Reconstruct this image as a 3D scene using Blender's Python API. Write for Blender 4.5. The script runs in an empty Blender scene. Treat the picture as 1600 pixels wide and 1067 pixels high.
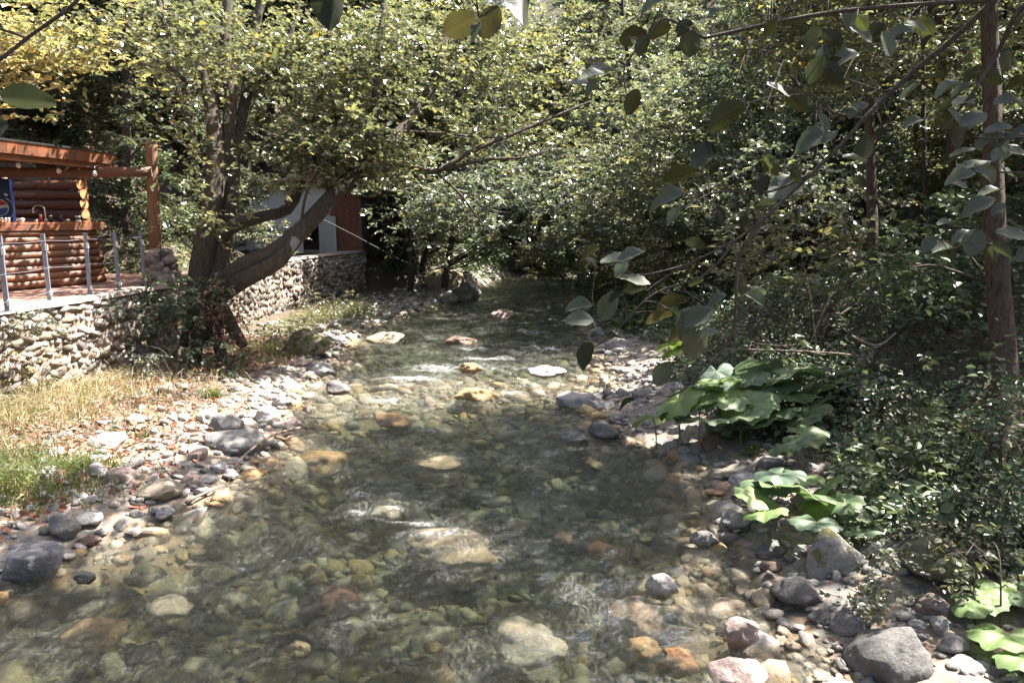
import bpy, math, random
import numpy as np
from mathutils import Vector, noise, Matrix, Euler

# ------------------------------------------------------------------ camera, sky, sun, exposure
scn = bpy.context.scene
COL = scn.collection
R = math.radians
PITCH, CAMZ, F = R(9.3), 2.8, 1156.0
cd = bpy.data.cameras.new('camera'); cam = bpy.data.objects.new('camera', cd); COL.objects.link(cam)
cam.location = (0, 0, CAMZ); cam.rotation_euler = (R(90) - PITCH, 0, 0)
cd.sensor_width = 36; cd.lens = 36 * F / 1600; cd.clip_start = 0.05; cd.clip_end = 500
scn.camera = cam
SUN_EL, SUN_AZ = R(55), R(62)          # azimuth measured from +Y towards +X
SD = Vector((math.cos(SUN_EL) * math.sin(SUN_AZ), math.cos(SUN_EL) * math.cos(SUN_AZ), math.sin(SUN_EL)))
w = bpy.data.worlds.new('World'); scn.world = w; w.use_nodes = True
nt = w.node_tree; sky = nt.nodes.new('ShaderNodeTexSky'); sky.sky_type = 'NISHITA'; sky.sun_disc = False
sky.sun_elevation = SUN_EL; sky.sun_rotation = SUN_AZ; sky.dust_density = 3.5; sky.ozone_density = .4; sky.air_density = .8
bg = nt.nodes['Background']; bg.inputs['Strength'].default_value = 0.095
nt.links.new(sky.outputs[0], bg.inputs[0])
sl = bpy.data.lights.new('sun', 'SUN'); sl.energy = 5.0; sl.angle = R(0.5); sl.color = (1.0, 0.95, 0.88)
so = bpy.data.objects.new('sun', sl); COL.objects.link(so); so.rotation_euler = SD.to_track_quat('Z', 'Y').to_euler()
so.location = (10, 5, 30)
vs = scn.view_settings; vs.view_transform = 'Standard'; vs.look = 'None'; vs.gamma = 1; vs.use_curve_mapping = False
vs.exposure = 2.45
cy = scn.cycles
cy.max_bounces = 8; cy.diffuse_bounces = 4; cy.glossy_bounces = 3; cy.transmission_bounces = 6; cy.transparent_max_bounces = 12
cy.caustics_reflective = False; cy.caustics_refractive = False; cy.use_denoising = True
cy.sample_clamp_indirect = 4.0

rng = np.random.default_rng(7); random.seed(7)
SDn = np.array(SD)

# ------------------------------------------------------------------ projection helpers (where things stand in the world)
cp, sp = math.cos(PITCH), math.sin(PITCH)
def ray(px, py):
    a, b = (px - 800) / F, (533.5 - py) / F
    return np.array([a, cp + b * sp, -sp + b * cp])
def U(px, py, z): return np.array([0, 0, CAMZ]) + z * ray(px, py)
def G(px, py, h=0.0):
    r = ray(px, py); return np.array([0, 0, CAMZ]) + r * ((h - CAMZ) / r[2])

# ------------------------------------------------------------------ materials
def newmat(name):
    m = bpy.data.materials.new(name); m.use_nodes = True; n = m.node_tree
    return m, n, n.nodes['Principled BSDF']
def N(n, t, **kw):
    x = n.nodes.new('ShaderNode' + t)
    for k, v in kw.items():
        if k in x.inputs: x.inputs[k].default_value = v
        else: setattr(x, k, v)
    return x
def ramp(n, stops, fac):
    r = n.nodes.new('ShaderNodeValToRGB'); e = r.color_ramp.elements
    while len(e) < len(stops): e.new(0.5)
    for i, (p, c) in enumerate(stops): e[i].position = p; e[i].color = (*c, 1)
    n.links.new(fac, r.inputs[0]); return r
def mixc(n, fac, a, b, mode='MIX'):
    x = n.nodes.new('ShaderNodeMix'); x.data_type = 'RGBA'; x.blend_type = mode
    for i, v in ((0, fac), (6, a), (7, b)):
        if hasattr(v, 'links') or hasattr(v, 'is_linked'): n.links.new(v, x.inputs[i])
        else: x.inputs[i].default_value = v if i == 0 else (*v, 1)
    return x.outputs[2]
def noi(n, scale, detail=6, rough=0.6, vec=None, dist=0):
    x = N(n, 'TexNoise', Scale=scale, Detail=detail, Roughness=rough, Distortion=dist)
    if vec is not None: n.links.new(vec, x.inputs['Vector'])
    return x.outputs[0]
def mapv(n, scale, kind='Object'):
    t = n.nodes.new('ShaderNodeTexCoord'); m = n.nodes.new('ShaderNodeMapping'); m.inputs['Scale'].default_value = scale
    n.links.new(t.outputs[kind], m.inputs[0]); return m.outputs[0]
def bump(n, h, strength, dist, target):
    b = N(n, 'Bump', Strength=strength, Distance=dist); n.links.new(h, b.inputs['Height']); n.links.new(b.outputs[0], target.inputs['Normal']); return b

def leaf_mat(name, stops, trans=0.38, rough=0.42, spec=0.5, objcol=False, veins=False):
    m, n, p = newmat(name)
    a = N(n, 'Attribute', attribute_name='rnd')
    c = ramp(n, stops, a.outputs['Fac']).outputs[0]
    if not objcol:
        oi = N(n, 'ObjectInfo'); c = mixc(n, 1.0, c, ramp(n, [(0, (.72, .78, .8)), (.3, (1.0, .98, 1.1)), (.6, (1.15, 1.12, 1.0)), (.85, (1.2, 1.05, .85)), (1, (.85, .95, .9))], oi.outputs['Random']).outputs[0], 'MULTIPLY')
    if objcol:
        oi = N(n, 'ObjectInfo'); c = oi.outputs['Color']
    v = noi(n, 60, 3, .6)
    c = mixc(n, 0.25, c, ramp(n, [(0.3, (.5, .5, .5)), (.7, (1, 1, 1))], v).outputs[0], 'MULTIPLY')
    p.inputs['Roughness'].default_value = rough; p.inputs['Specular IOR Level'].default_value = spec
    if veins:
        uv = N(n, 'UVMap'); sx = N(n, 'SeparateXYZ'); n.links.new(uv.outputs[0], sx.inputs[0])
        wv = N(n, 'Math', operation='PINGPONG'); 
        ad = N(n, 'Math', operation='ABSOLUTE'); n.links.new(sx.outputs[0], ad.inputs[0])
        mu = N(n, 'Math', operation='MULTIPLY_ADD'); n.links.new(ad.outputs[0], mu.inputs[0]); mu.inputs[1].default_value = -.55; n.links.new(sx.outputs[1], mu.inputs[2])
        n.links.new(mu.outputs[0], wv.inputs[0]); wv.inputs[1].default_value = .065
        r2 = ramp(n, [(0.0, (1, 1, 1)), (.012, (0, 0, 0))], wv.outputs[0]).outputs[0]
        r3 = ramp(n, [(0.0, (1, 1, 1)), (.03, (0, 0, 0))], ad.outputs[0]).outputs[0]
        vv = mixc(n, 1.0, r2, r3, 'LIGHTEN')
        c2 = mixc(n, 1.0, c, (1.7, 1.7, 1.5), 'MULTIPLY')
        fm = N(n, 'Math', operation='MULTIPLY'); n.links.new(vv, fm.inputs[0]); fm.inputs[1].default_value = .45
        c = mixc(n, fm.outputs[0], c, c2); bump(n, vv, 0.15, 0.002, p)
    n.links.new(c, p.inputs['Base Color'])
    t = N(n, 'BsdfTranslucent'); tc = mixc(n, 1.0, c, (1.15, 1.25, .85), 'MULTIPLY'); n.links.new(tc, t.inputs[0])
    mx = N(n, 'MixShader'); mx.inputs[0].default_value = trans
    n.links.new(p.outputs[0], mx.inputs[1]); n.links.new(t.outputs[0], mx.inputs[2]); n.links.new(mx.outputs[0], n.nodes['Material Output'].inputs[0])
    return m
M = {}
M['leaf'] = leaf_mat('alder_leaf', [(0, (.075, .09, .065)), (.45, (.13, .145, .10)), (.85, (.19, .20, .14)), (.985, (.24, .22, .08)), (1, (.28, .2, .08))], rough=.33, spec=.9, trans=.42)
M['leaf_pale'] = leaf_mat('pale_leaf', [(0, (.12, .13, .07)), (.5, (.24, .22, .13)), (.8, (.36, .29, .16)), (1, (.46, .32, .14))], rough=.4, trans=.45)
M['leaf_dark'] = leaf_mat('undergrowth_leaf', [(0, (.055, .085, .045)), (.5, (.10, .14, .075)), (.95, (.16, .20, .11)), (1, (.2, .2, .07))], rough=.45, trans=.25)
M['leaf_near'] = leaf_mat('near_leaf', [(0, (.1, .1, .1)), (1, (.1, .1, .1))], objcol=True, veins=True, rough=.5, trans=.32, spec=.35)
M['butterbur'] = leaf_mat('butterbur_leaf', [(0, (.085, .15, .05)), (1, (.12, .2, .06))], objcol=True, rough=.5, trans=.3)
M['grass'] = leaf_mat('grass_blade', [(0, (.06, .1, .025)), (.5, (.14, .17, .05)), (.7, (.33, .27, .19)), (1, (.44, .36, .29))], rough=.5)
M['dry'] = leaf_mat('dry_leaf', [(0, (.12, .05, .03)), (.4, (.28, .12, .07)), (.8, (.42, .24, .15)), (1, (.5, .35, .25))], rough=.6, trans=.15)

def bark(name, a, b, scale=1.0, moss=0.0):
    m, n, p = newmat(name)
    v = mapv(n, (6 * scale, 6 * scale, 1.6 * scale)); h = noi(n, 4, 8, .65, v, .6)
    c = ramp(n, [(.3, a), (.55, b), (.75, tuple(x * 1.6 for x in b))], h).outputs[0]
    if moss:
        k = noi(n, 1.6, 4, .6); c = mixc(n, ramp(n, [(.52, (0, 0, 0)), (.68, (moss, moss, moss))], k).outputs[0], c, (.07, .085, .03))
        k2 = noi(n, 14, 2, .5); c = mixc(n, ramp(n, [(.66, (0, 0, 0)), (.7, (.7, .7, .7))], k2).outputs[0], c, (.32, .30, .26))
    n.links.new(c, p.inputs['Base Color']); p.inputs['Roughness'].default_value = .9
    bump(n, h, .9, .04, p); return m
M['bark'] = bark('bark_grey_brown', (.018, .013, .009), (.068, .048, .034), moss=.45)
M['bark_dark'] = bark('bark_dark', (.02, .015, .012), (.06, .045, .035))
M['bark_red'] = bark('bark_reddish', (.026, .018, .014), (.085, .056, .042))
M['twig'] = bark('twig_bark', (.05, .04, .03), (.12, .095, .075), 4)
M['deadwood'] = bark('deadwood', (.14, .10, .08), (.30, .24, .19), 3)

def rockmat(name, stuff=False):
    m, n, p = newmat(name)
    if stuff:
        a = N(n, 'Attribute', attribute_name='rnd')
        base = ramp(n, [(0, (.13, .125, .12)), (.2, (.24, .225, .21)), (.4, (.33, .31, .29)), (.55, (.42, .37, .34)), (.68, (.30, .24, .16)), (.78, (.36, .26, .12)), (.86, (.34, .22, .17)), (.93, (.48, .45, .41)), (1, (.22, .22, .17))], a.outputs['Fac']).outputs[0]
    else:
        oi = N(n, 'ObjectInfo'); base = oi.outputs['Color']
    geo = N(n, 'NewGeometry'); 
    k = noi(n, 5, 8, .65, geo.outputs['Position']); k2 = noi(n, 38, 6, .7, geo.outputs['Position'])
    c = mixc(n, .75, base, ramp(n, [(.3, (.5, .5, .52)), (.5, (1, 1, 1)), (.72, (1.5, 1.45, 1.4))], k).outputs[0], 'MULTIPLY')
    c = mixc(n, .6, c, ramp(n, [(.3, (.55, .55, .55)), (.55, (1.05, 1.05, 1.05)), (.75, (1.5, 1.5, 1.5))], k2).outputs[0], 'MULTIPLY')
    vv = noi(n, 3.3, 3, .5, geo.outputs['Position'], 1.5)
    vr = ramp(n, [(.49, (0, 0, 0)), (.5, (.18, .18, .18)), (.51, (0, 0, 0))], vv).outputs[0]
    c = mixc(n, vr, c, (.55, .53, .5))
    # wet and algae-stained up to the waterline
    sx = N(n, 'SeparateXYZ'); n.links.new(geo.outputs['Position'], sx.inputs[0])
    mr = N(n, 'MapRange'); n.links.new(sx.outputs[2], mr.inputs[0]); mr.inputs[1].default_value = .015; mr.inputs[2].default_value = .05; mr.inputs[3].default_value = 1; mr.inputs[4].default_value = 0
    c = mixc(n, mr.outputs[0], c, mixc(n, 1.0, c, (.82, .72, .54), 'MULTIPLY'))
    n.links.new(c, p.inputs['Base Color'])
    rr = N(n, 'MapRange'); n.links.new(mr.outputs[0], rr.inputs[0]); rr.inputs[3].default_value = .75; rr.inputs[4].default_value = .3
    n.links.new(rr.outputs[0], p.inputs['Roughness'])
    k3 = noi(n, 9, 10, .72, geo.outputs['Position'], .4); s2 = N(n, 'Math', operation='MULTIPLY_ADD'); n.links.new(k3, s2.inputs[0]); s2.inputs[1].default_value = 2.2; n.links.new(k2, s2.inputs[2]); bump(n, s2.outputs[0], .8, .022, p); return m
M['rock'] = rockmat('river_rock'); M['gravel'] = rockmat('gravel_rock', True)
def mossrock():
    m, n, p = newmat('mossy_rock'); geo = N(n, 'NewGeometry'); oi = N(n, 'ObjectInfo')
    k2 = noi(n, 30, 8, .7, geo.outputs['Position']); k = noi(n, 4.5, 6, .7, geo.outputs['Position'])
    c = mixc(n, .7, oi.outputs['Color'], ramp(n, [(.3, (.5, .5, .5)), (.7, (1.5, 1.5, 1.5))], k2).outputs[0], 'MULTIPLY')
    sx = N(n, 'SeparateXYZ'); n.links.new(geo.outputs['Normal'], sx.inputs[0])
    ad = N(n, 'Math', operation='MULTIPLY_ADD'); n.links.new(sx.outputs[2], ad.inputs[0]); ad.inputs[1].default_value = .18; n.links.new(k, ad.inputs[2])
    mk = ramp(n, [(.58, (0, 0, 0)), (.66, (1, 1, 1))], ad.outputs[0]).outputs[0]
    mc = ramp(n, [(.3, (.03, .035, .008)), (.6, (.10, .095, .02)), (.8, (.17, .15, .03))], k2).outputs[0]
    n.links.new(mixc(n, mk, c, mc), p.inputs['Base Color']); p.inputs['Roughness'].default_value = .85; bump(n, k2, .6, .03, p); return m
M['mossrock'] = mossrock()

def logmat(name, a, b, grey):
    m, n, p = newmat(name); v = mapv(n, (1.2, 9, 9)); k = noi(n, 5, 9, .7, v, .8); k2 = noi(n, 2.2, 6, .65, mapv(n, (1, 2.5, 2.5))); oi = N(n, 'ObjectInfo')
    c = ramp(n, [(.28, tuple(x * .35 for x in a)), (.42, a), (.7, b)], k).outputs[0]
    c = mixc(n, 1., c, ramp(n, [(0, (.55, .55, .55)), (1, (1.15, 1.1, 1.05))], oi.outputs['Random']).outputs[0], 'MULTIPLY')
    c = mixc(n, ramp(n, [(.48, (0, 0, 0)), (.66, (grey, grey, grey))], k2).outputs[0], c, (.11, .075, .055))
    vo = N(n, 'TexVoronoi', Scale=3.0); n.links.new(mapv(n, (1, 2.5, 2.5)), vo.inputs['Vector']); kn = ramp(n, [(.03, (.8, .8, .8)), (.07, (0, 0, 0))], vo.outputs['Distance']).outputs[0]
    c = mixc(n, kn, c, (.05, .02, .01)); n.links.new(c, p.inputs['Base Color']); p.inputs['Roughness'].default_value = .55; bump(n, k, .5, .02, p); return m
def simple(name, col, rough=.7, metal=0, var=.3, scale=12, stretch=(1, 1, 1), bm=.15, spec=.5):
    m, n, p = newmat(name); v = mapv(n, stretch); k = noi(n, scale, 8, .65, v)
    lo = tuple(x * (1 - var) for x in col); hi = tuple(min(1, x * (1 + var)) for x in col)
    n.links.new(ramp(n, [(.3, lo), (.7, hi)], k).outputs[0], p.inputs['Base Color'])
    p.inputs['Roughness'].default_value = rough; p.inputs['Metallic'].default_value = metal; p.inputs['Specular IOR Level'].default_value = spec
    if bm: bump(n, k, bm, .02, p)
    return m
M['log'] = logmat('varnished_log', (.20, .085, .042), (.32, .145, .075), .7)
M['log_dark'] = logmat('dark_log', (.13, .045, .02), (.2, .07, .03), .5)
M['fascia'] = logmat('orange_board', (.24, .088, .04), (.34, .135, .065), .6)
M['post'] = simple('weathered_post', (.22, .11, .06), .8, 0, .4, 6, (8, 8, 1), .5)
M['logend'] = simple('log_end_grain', (.40, .20, .08), .8, 0, .35, 20)
M['endgrey'] = simple('weathered_log_end', (.16, .12, .09), .9, 0, .4, 8)
M['steel'] = simple('galvanised_steel', (.17, .18, .22), .5, .25, .3, 18, (1, 1, 1), .1)
M['chrome'] = simple('chrome', (.6, .6, .6), .2, 1, .1, 4, (1, 1, 1), 0)
M['concrete'] = simple('concrete', (.34, .28, .24), .9, 0, .35, 7, (1, 1, 1), .4)
M['mortar'] = simple('mortar', (.22, .175, .135), .95, 0, .55, 11, (1, 1, 1), .6)
M['plaster'] = simple('white_plaster', (.68, .68, .68), .9, 0, .12, 4, (1, 1, 1), .1)
M['whitepaint'] = simple('white_paint', (.6, .6, .6), .6, 0, .1, 6, (1, 1, 1), .05)
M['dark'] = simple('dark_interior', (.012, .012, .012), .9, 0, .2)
M['brick'] = simple('red_brick', (.24, .095, .065), .85, 0, .4, 9, (1, 1, 1), .3)
M['board'] = simple('terrace_board', (.30, .17, .13), .75, 0, .35, 5, (1, 8, 1), .2)
M['blue'] = simple('fridge_blue', (.008, .025, .10), .3, 0, .2, 5, (1, 1, 1), 0)
M['red'] = simple('emblem_red', (.45, .02, .02), .4, 0, .1, 5, (1, 1, 1), 0)
M['lblue'] = simple('emblem_blue', (.03, .09, .35), .4, 0, .1, 5, (1, 1, 1), 0)
M['white'] = simple('white_plastic', (.7, .7, .7), .4, 0, .06, 5, (1, 1, 1), 0)
M['black'] = simple('black_plastic', (.02, .02, .02), .5, 0, .2, 5, (1, 1, 1), 0)
M['card'] = simple('cardboard', (.34, .24, .15), .85, 0, .15, 12)
M['roof'] = simple('pink_roof', (.40, .22, .17), .85, 0, .3, 9)
m, n, p = newmat('clear_glass'); p.inputs['Base Color'].default_value = (.85, .88, .88, 1); p.inputs['Transmission Weight'].default_value = .8; p.inputs['Roughness'].default_value = .08; M['glass'] = m

def groundmat():
    m, n, p = newmat('bank_soil'); geo = N(n, 'NewGeometry'); P = geo.outputs['Position']
    k = noi(n, 1.1, 8, .65, P); k2 = noi(n, 30, 8, .75, P)
    vo = N(n, 'TexVoronoi', Scale=16.0); n.links.new(P, vo.inputs['Vector'])
    soil = ramp(n, [(.3, (.05, .038, .027)), (.5, (.10, .075, .055)), (.7, (.17, .12, .09))], k2).outputs[0]
    peb = ramp(n, [(0, (.10, .10, .095)), (.4, (.20, .19, .175)), (.7, (.26, .19, .13)), (1, (.33, .31, .29))], vo.outputs['Color']).outputs[0]
    peb = mixc(n, .7, peb, ramp(n, [(.3, (.5, .5, .5)), (.7, (1.3, 1.3, 1.3))], k2).outputs[0], 'MULTIPLY')
    at = N(n, 'Attribute', attribute_name='gravel')
    c = mixc(n, at.outputs['Fac'], soil, peb)
    sx = N(n, 'SeparateXYZ'); n.links.new(P, sx.inputs[0])
    mr = N(n, 'MapRange'); n.links.new(sx.outputs[2], mr.inputs[0]); mr.inputs[1].default_value = -.02; mr.inputs[2].default_value = .05; mr.inputs[3].default_value = 1; mr.inputs[4].default_value = 0
    c = mixc(n, mr.outputs[0], c, mixc(n, 1., c, (.75, .64, .48), 'MULTIPLY'))
    n.links.new(c, p.inputs['Base Color']); p.inputs['Roughness'].default_value = .9
    bump(n, k2, .6, .04, p)
    return m
M['ground'] = groundmat()

def watermat():
    m, n, p = newmat('stream_water'); n.nodes.remove(p)
    geo = N(n, 'NewGeometry')
    mp = N(n, 'Mapping'); mp.inputs['Scale'].default_value = (1.0, 1.7, 1); mp.inputs['Rotation'].default_value = (0, 0, .35); n.links.new(geo.outputs['Position'], mp.inputs[0])
    a = noi(n, 3.2, 4, .6, mp.outputs[0], 1.2); b = noi(n, 13, 4, .65, mp.outputs[0], 2.0)
    ad = N(n, 'Math', operation='MULTIPLY_ADD'); n.links.new(b, ad.inputs[0]); ad.inputs[1].default_value = .5; n.links.new(a, ad.inputs[2])
    bp = N(n, 'Bump', Strength=1.0, Distance=.19); n.links.new(ad.outputs[0], bp.inputs['Height'])
    gl = N(n, 'BsdfGlossy'); gl.inputs['Color'].default_value = (.95, .97, 1, 1); gl.inputs['Roughness'].default_value = .045; n.links.new(bp.outputs[0], gl.inputs['Normal'])
    rf = N(n, 'BsdfRefraction'); rf.inputs['IOR'].default_value = 1.28; rf.inputs['Roughness'].default_value = .02; rf.inputs['Color'].default_value = (.97, .98, .95, 1); n.links.new(bp.outputs[0], rf.inputs['Normal'])
    tr = N(n, 'BsdfTransparent'); tr.inputs[0].default_value = (.98, .99, .97, 1)
    m1 = N(n, 'MixShader'); m1.inputs[0].default_value = .16; n.links.new(tr.outputs[0], m1.inputs[1]); n.links.new(rf.outputs[0], m1.inputs[2])
    bp2 = N(n, 'Bump', Strength=1.0, Distance=.17); n.links.new(ad.outputs[0], bp2.inputs['Height'])
    dp = N(n, 'VectorMath', operation='DOT_PRODUCT'); n.links.new(bp2.outputs[0], dp.inputs[0]); n.links.new(geo.outputs['Incoming'], dp.inputs[1])
    ab = N(n, 'Math', operation='ABSOLUTE'); n.links.new(dp.outputs['Value'], ab.inputs[0])
    om = N(n, 'Math', operation='SUBTRACT'); om.inputs[0].default_value = 1.0; n.links.new(ab.outputs[0], om.inputs[1])
    pw = N(n, 'Math', operation='POWER'); n.links.new(om.outputs[0], pw.inputs[0]); pw.inputs[1].default_value = 5.0
    fr = N(n, 'Math', operation='MULTIPLY_ADD', use_clamp=True); n.links.new(pw.outputs[0], fr.inputs[0]); fr.inputs[1].default_value = .9; fr.inputs[2].default_value = .075
    m2 = N(n, 'MixShader'); n.links.new(fr.outputs[0], m2.inputs[0]); n.links.new(m1.outputs[0], m2.inputs[1]); n.links.new(gl.outputs[0], m2.inputs[2])
    # pale diffuse colour of the thin silt and of the streaks below
    df = N(n, 'BsdfDiffuse'); df.inputs[0].default_value = (.52, .53, .46, 1)
    # pale streaks: drawn-out air bubbles, plus sun scatter of ripples put into the colour
    ms = N(n, 'Mapping'); ms.inputs['Scale'].default_value = (1.6, .8, 1); ms.inputs['Rotation'].default_value = (0, 0, -.5); n.links.new(geo.outputs['Position'], ms.inputs[0])
    st = noi(n, 7, 9, .72, ms.outputs[0], 3.0); big = noi(n, 1.1, 3, .5, geo.outputs['Position'])
    sm = N(n, 'Math', operation='MULTIPLY'); n.links.new(ramp(n, [(.47, (.015, .015, .015)), (.60, (.11, .11, .11)), (.72, (.34, .34, .34))], st).outputs[0], sm.inputs[0]); n.links.new(ramp(n, [(.4, (.1, .1, .1)), (.62, (1, 1, 1))], big).outputs[0], sm.inputs[1])
    m3 = N(n, 'MixShader'); n.links.new(sm.outputs[0], m3.inputs[0]); n.links.new(m2.outputs[0], m3.inputs[1]); n.links.new(df.outputs[0], m3.inputs[2])
    # foam
    at = N(n, 'Attribute', attribute_name='foam'); f = noi(n, 30, 8, .9, geo.outputs['Position'], .6)
    mm = N(n, 'Math', operation='MULTIPLY_ADD'); n.links.new(at.outputs['Fac'], mm.inputs[0]); mm.inputs[1].default_value = .17; n.links.new(f, mm.inputs[2])
    fm = ramp(n, [(.62, (0, 0, 0)), (.80, (.55, .55, .55))], mm.outputs[0]).outputs[0]
    fd = N(n, 'BsdfDiffuse'); fd.inputs[0].default_value = (.75, .77, .78, 1)
    m4 = N(n, 'MixShader'); n.links.new(fm, m4.inputs[0]); n.links.new(m3.outputs[0], m4.inputs[1]); n.links.new(fd.outputs[0], m4.inputs[2])
    n.links.new(m4.outputs[0], n.nodes['Material Output'].inputs[0])
    va = N(n, 'VolumeAbsorption'); va.inputs['Color'].default_value = (.50, .625, .53, 1); va.inputs['Density'].default_value = 1.35
    n.links.new(va.outputs[0], n.nodes['Material Output'].inputs['Volume'])
    return m
M['water'] = watermat()

# ------------------------------------------------------------------ mesh helpers
def mesh_np(name, V, F, mat=None, rnd=None, smooth=False, uv=None, vattr=None):
    V = np.ascontiguousarray(V, np.float32); F = np.ascontiguousarray(F, np.int32)
    me = bpy.data.meshes.new(name); nf, k = F.shape
    me.vertices.add(len(V)); me.vertices.foreach_set('co', V.ravel())
    me.loops.add(nf * k); me.loops.foreach_set('vertex_index', F.ravel())
    me.polygons.add(nf); me.polygons.foreach_set('loop_start', np.arange(0, nf * k, k, dtype=np.int32))
    me.polygons.foreach_set('loop_total', np.full(nf, k, np.int32))
    me.polygons.foreach_set('use_smooth', np.full(nf, smooth))
    if rnd is not None:
        a = me.attributes.new('rnd', 'FLOAT', 'FACE'); a.data.foreach_set('value', np.ascontiguousarray(rnd, np.float32))
    if uv is not None:
        l = me.uv_layers.new(name='UVMap'); l.data.foreach_set('uv', np.ascontiguousarray(uv[F.ravel()], np.float32).ravel())
    if vattr:
        for kk, vv in vattr.items():
            a = me.attributes.new(kk, 'FLOAT', 'POINT'); a.data.foreach_set('value', np.ascontiguousarray(vv, np.float32))
    me.update(calc_edges=True)
    if mat: me.materials.append(M[mat] if isinstance(mat, str) else mat)
    return me
def link(name, me, parent=None, loc=None, rot=None, scale=None, col=None, label=None, cat=None, group=None, kind=None):
    o = bpy.data.objects.new(name, me); COL.objects.link(o)
    if parent is not None: o.parent = parent
    if loc is not None: o.location = loc
    if rot is not None: o.rotation_euler = rot
    if scale is not None: o.scale = scale
    if col is not None: o.color = (*col, 1)
    tag(o, label, cat, group, kind); return o
def tag(o, label=None, cat=None, group=None, kind=None):
    for k, v in (('label', label), ('category', cat), ('group', group), ('kind', kind)):
        if v: o[k] = v
    return o
def thing(name, loc, label, cat, group=None, rotz=0):
    o = link(name, None, loc=loc, rot=(0, 0, rotz), label=label, cat=cat, group=group); o.empty_display_size = .2; return o
class MB:
    def __init__(s): s.V = []; s.F = []; s.n = 0
    def add(s, V, F):
        s.V.append(np.asarray(V, float)); s.F.append(np.asarray(F) + s.n); s.n += len(V); return s
    def mesh(s, name, mat, smooth=False, off=None):
        V = np.concatenate(s.V)
        if off is not None: V = V - np.asarray(off)
        return mesh_np(name, V, np.concatenate(s.F), mat, smooth=smooth)
CUBE = np.array([[x, y, z] for x in (-.5, .5) for y in (-.5, .5) for z in (-.5, .5)])
CUBEF = np.array([[0, 1, 3, 2], [4, 6, 7, 5], [0, 4, 5, 1], [2, 3, 7, 6], [0, 2, 6, 4], [1, 5, 7, 3]])
def box(mb, c, s, rz=0, jit=0):
    V = CUBE * np.array(s)
    if jit: V = V + rng.uniform(-jit, jit, V.shape)
    c_, s_ = math.cos(rz), math.sin(rz); V = V @ np.array([[c_, s_, 0], [-s_, c_, 0], [0, 0, 1]]); return mb.add(V + np.array(c), CUBEF)
def bev(me, width=.01, seg=2): pass
def frames(P):
    P = np.asarray(P, float); T = np.gradient(P, axis=0); T /= np.linalg.norm(T, axis=1)[:, None] + 1e-9
    up = np.array([0, 0, 1.]) if abs(T[0, 2]) < .9 else np.array([1., 0, 0]); A = np.cross(T, up); A /= np.linalg.norm(A, axis=1)[:, None] + 1e-9
    return T, A, np.cross(A, T)
def tube(mb, P, r, sides=6, cap=False, rough=0):
    P = np.asarray(P, float); n = len(P); r = np.broadcast_to(np.asarray(r, float), (n,))
    T, A, B = frames(P); th = np.linspace(0, 2 * np.pi, sides, endpoint=False)
    rr = r[:, None] * np.ones((1, sides))
    if rough: rr = rr * (1 + rough * (np.sin(th * 3 + P[:, 2:3] * 2.1) * .5 + np.sin(th * 5 - P[:, 2:3] * 3.7 + 1) * .3 + rng.uniform(-.4, .4, (n, sides))))
    V = P[:, None, :] + rr[:, :, None] * (np.cos(th)[None, :, None] * A[:, None, :] + np.sin(th)[None, :, None] * B[:, None, :])
    V = V.reshape(-1, 3); i = np.arange(n - 1)[:, None] * sides; j = np.arange(sides)[None, :]; j2 = (j + 1) % sides
    F = np.stack([i + j, i + j2, i + sides + j2, i + sides + j], -1).reshape(-1, 4)
    if cap:
        V = np.vstack([V, P[:1], P[-1:]]); a = n * sides; b = a + 1
        jj = np.arange(0, sides, 2)
        F1 = np.stack([np.full(len(jj), a), (jj + 2) % sides, (jj + 1) % sides, jj], -1); l = (n - 1) * sides
        F2 = np.stack([np.full(len(jj), b), l + jj, l + (jj + 1) % sides, l + (jj + 2) % sides], -1)
        F = np.vstack([F, F1, F2])
    mb.add(V, F); return mb
def spline(pts, n=12):
    pts = np.asarray(pts, float); m = len(pts); t = np.linspace(0, m - 1, n); out = []
    for x in t:
        i = min(int(x), m - 2); u = x - i
        p0, p1, p2, p3 = pts[max(i - 1, 0)], pts[i], pts[i + 1], pts[min(i + 2, m - 1)]
        out.append(.5 * ((2 * p1) + (-p0 + p2) * u + (2 * p0 - 5 * p1 + 4 * p2 - p3) * u * u + (-p0 + 3 * p1 - 3 * p2 + p3) * u ** 3))
    return np.array(out)
def unit(v): return v / (np.linalg.norm(v, axis=-1, keepdims=True) + 1e-9)

def leaves_arrays(P, D, Nn, S, shape='oval', fold=.12):
    """P base, D direction, Nn normal, S length -> V,F,(faces per leaf)"""
    D = unit(D); Nn = unit(Nn - D * np.sum(Nn * D, 1, keepdims=True)); W = np.cross(D, Nn)
    if shape == 'oval':
        T = np.array([[0, 0, 0], [.36, .33, 1], [.36, -.33, 1], [.74, .27, 1], [.74, -.27, 1], [1, 0, 0]])
        Fc = np.array([[0, 2, 4, 5], [0, 5, 3, 1]])
    elif shape == 'narrow':
        T = np.array([[0, 0, 0], [.45, .15, 1], [.45, -.15, 1], [1, 0, 0]]); Fc = np.array([[0, 2, 3, 3], [0, 3, 1, 1]])
    else:
        T = np.array([[0, 0, 0], [.5, .36, 1], [.5, -.36, 1], [1, 0, 0]]); Fc = None
    V = P[:, None, :] + S[:, None, None] * (T[None, :, 0:1] * D[:, None, :] + T[None, :, 1:2] * W[:, None, :] + (T[None, :, 2:3] * fold - .25 * T[None, :, 0:1] ** 2 * .4) * Nn[:, None, :])
    k = len(T); n = len(P); base = (np.arange(n) * k)[:, None, None]
    if shape == 'oval': F = (base + Fc[None]).reshape(-1, 4)
    else: F = (base + np.array([[0, 2, 3], [0, 3, 1]])[None]).reshape(-1, 3)
    return V.reshape(-1, 3), F
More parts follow.
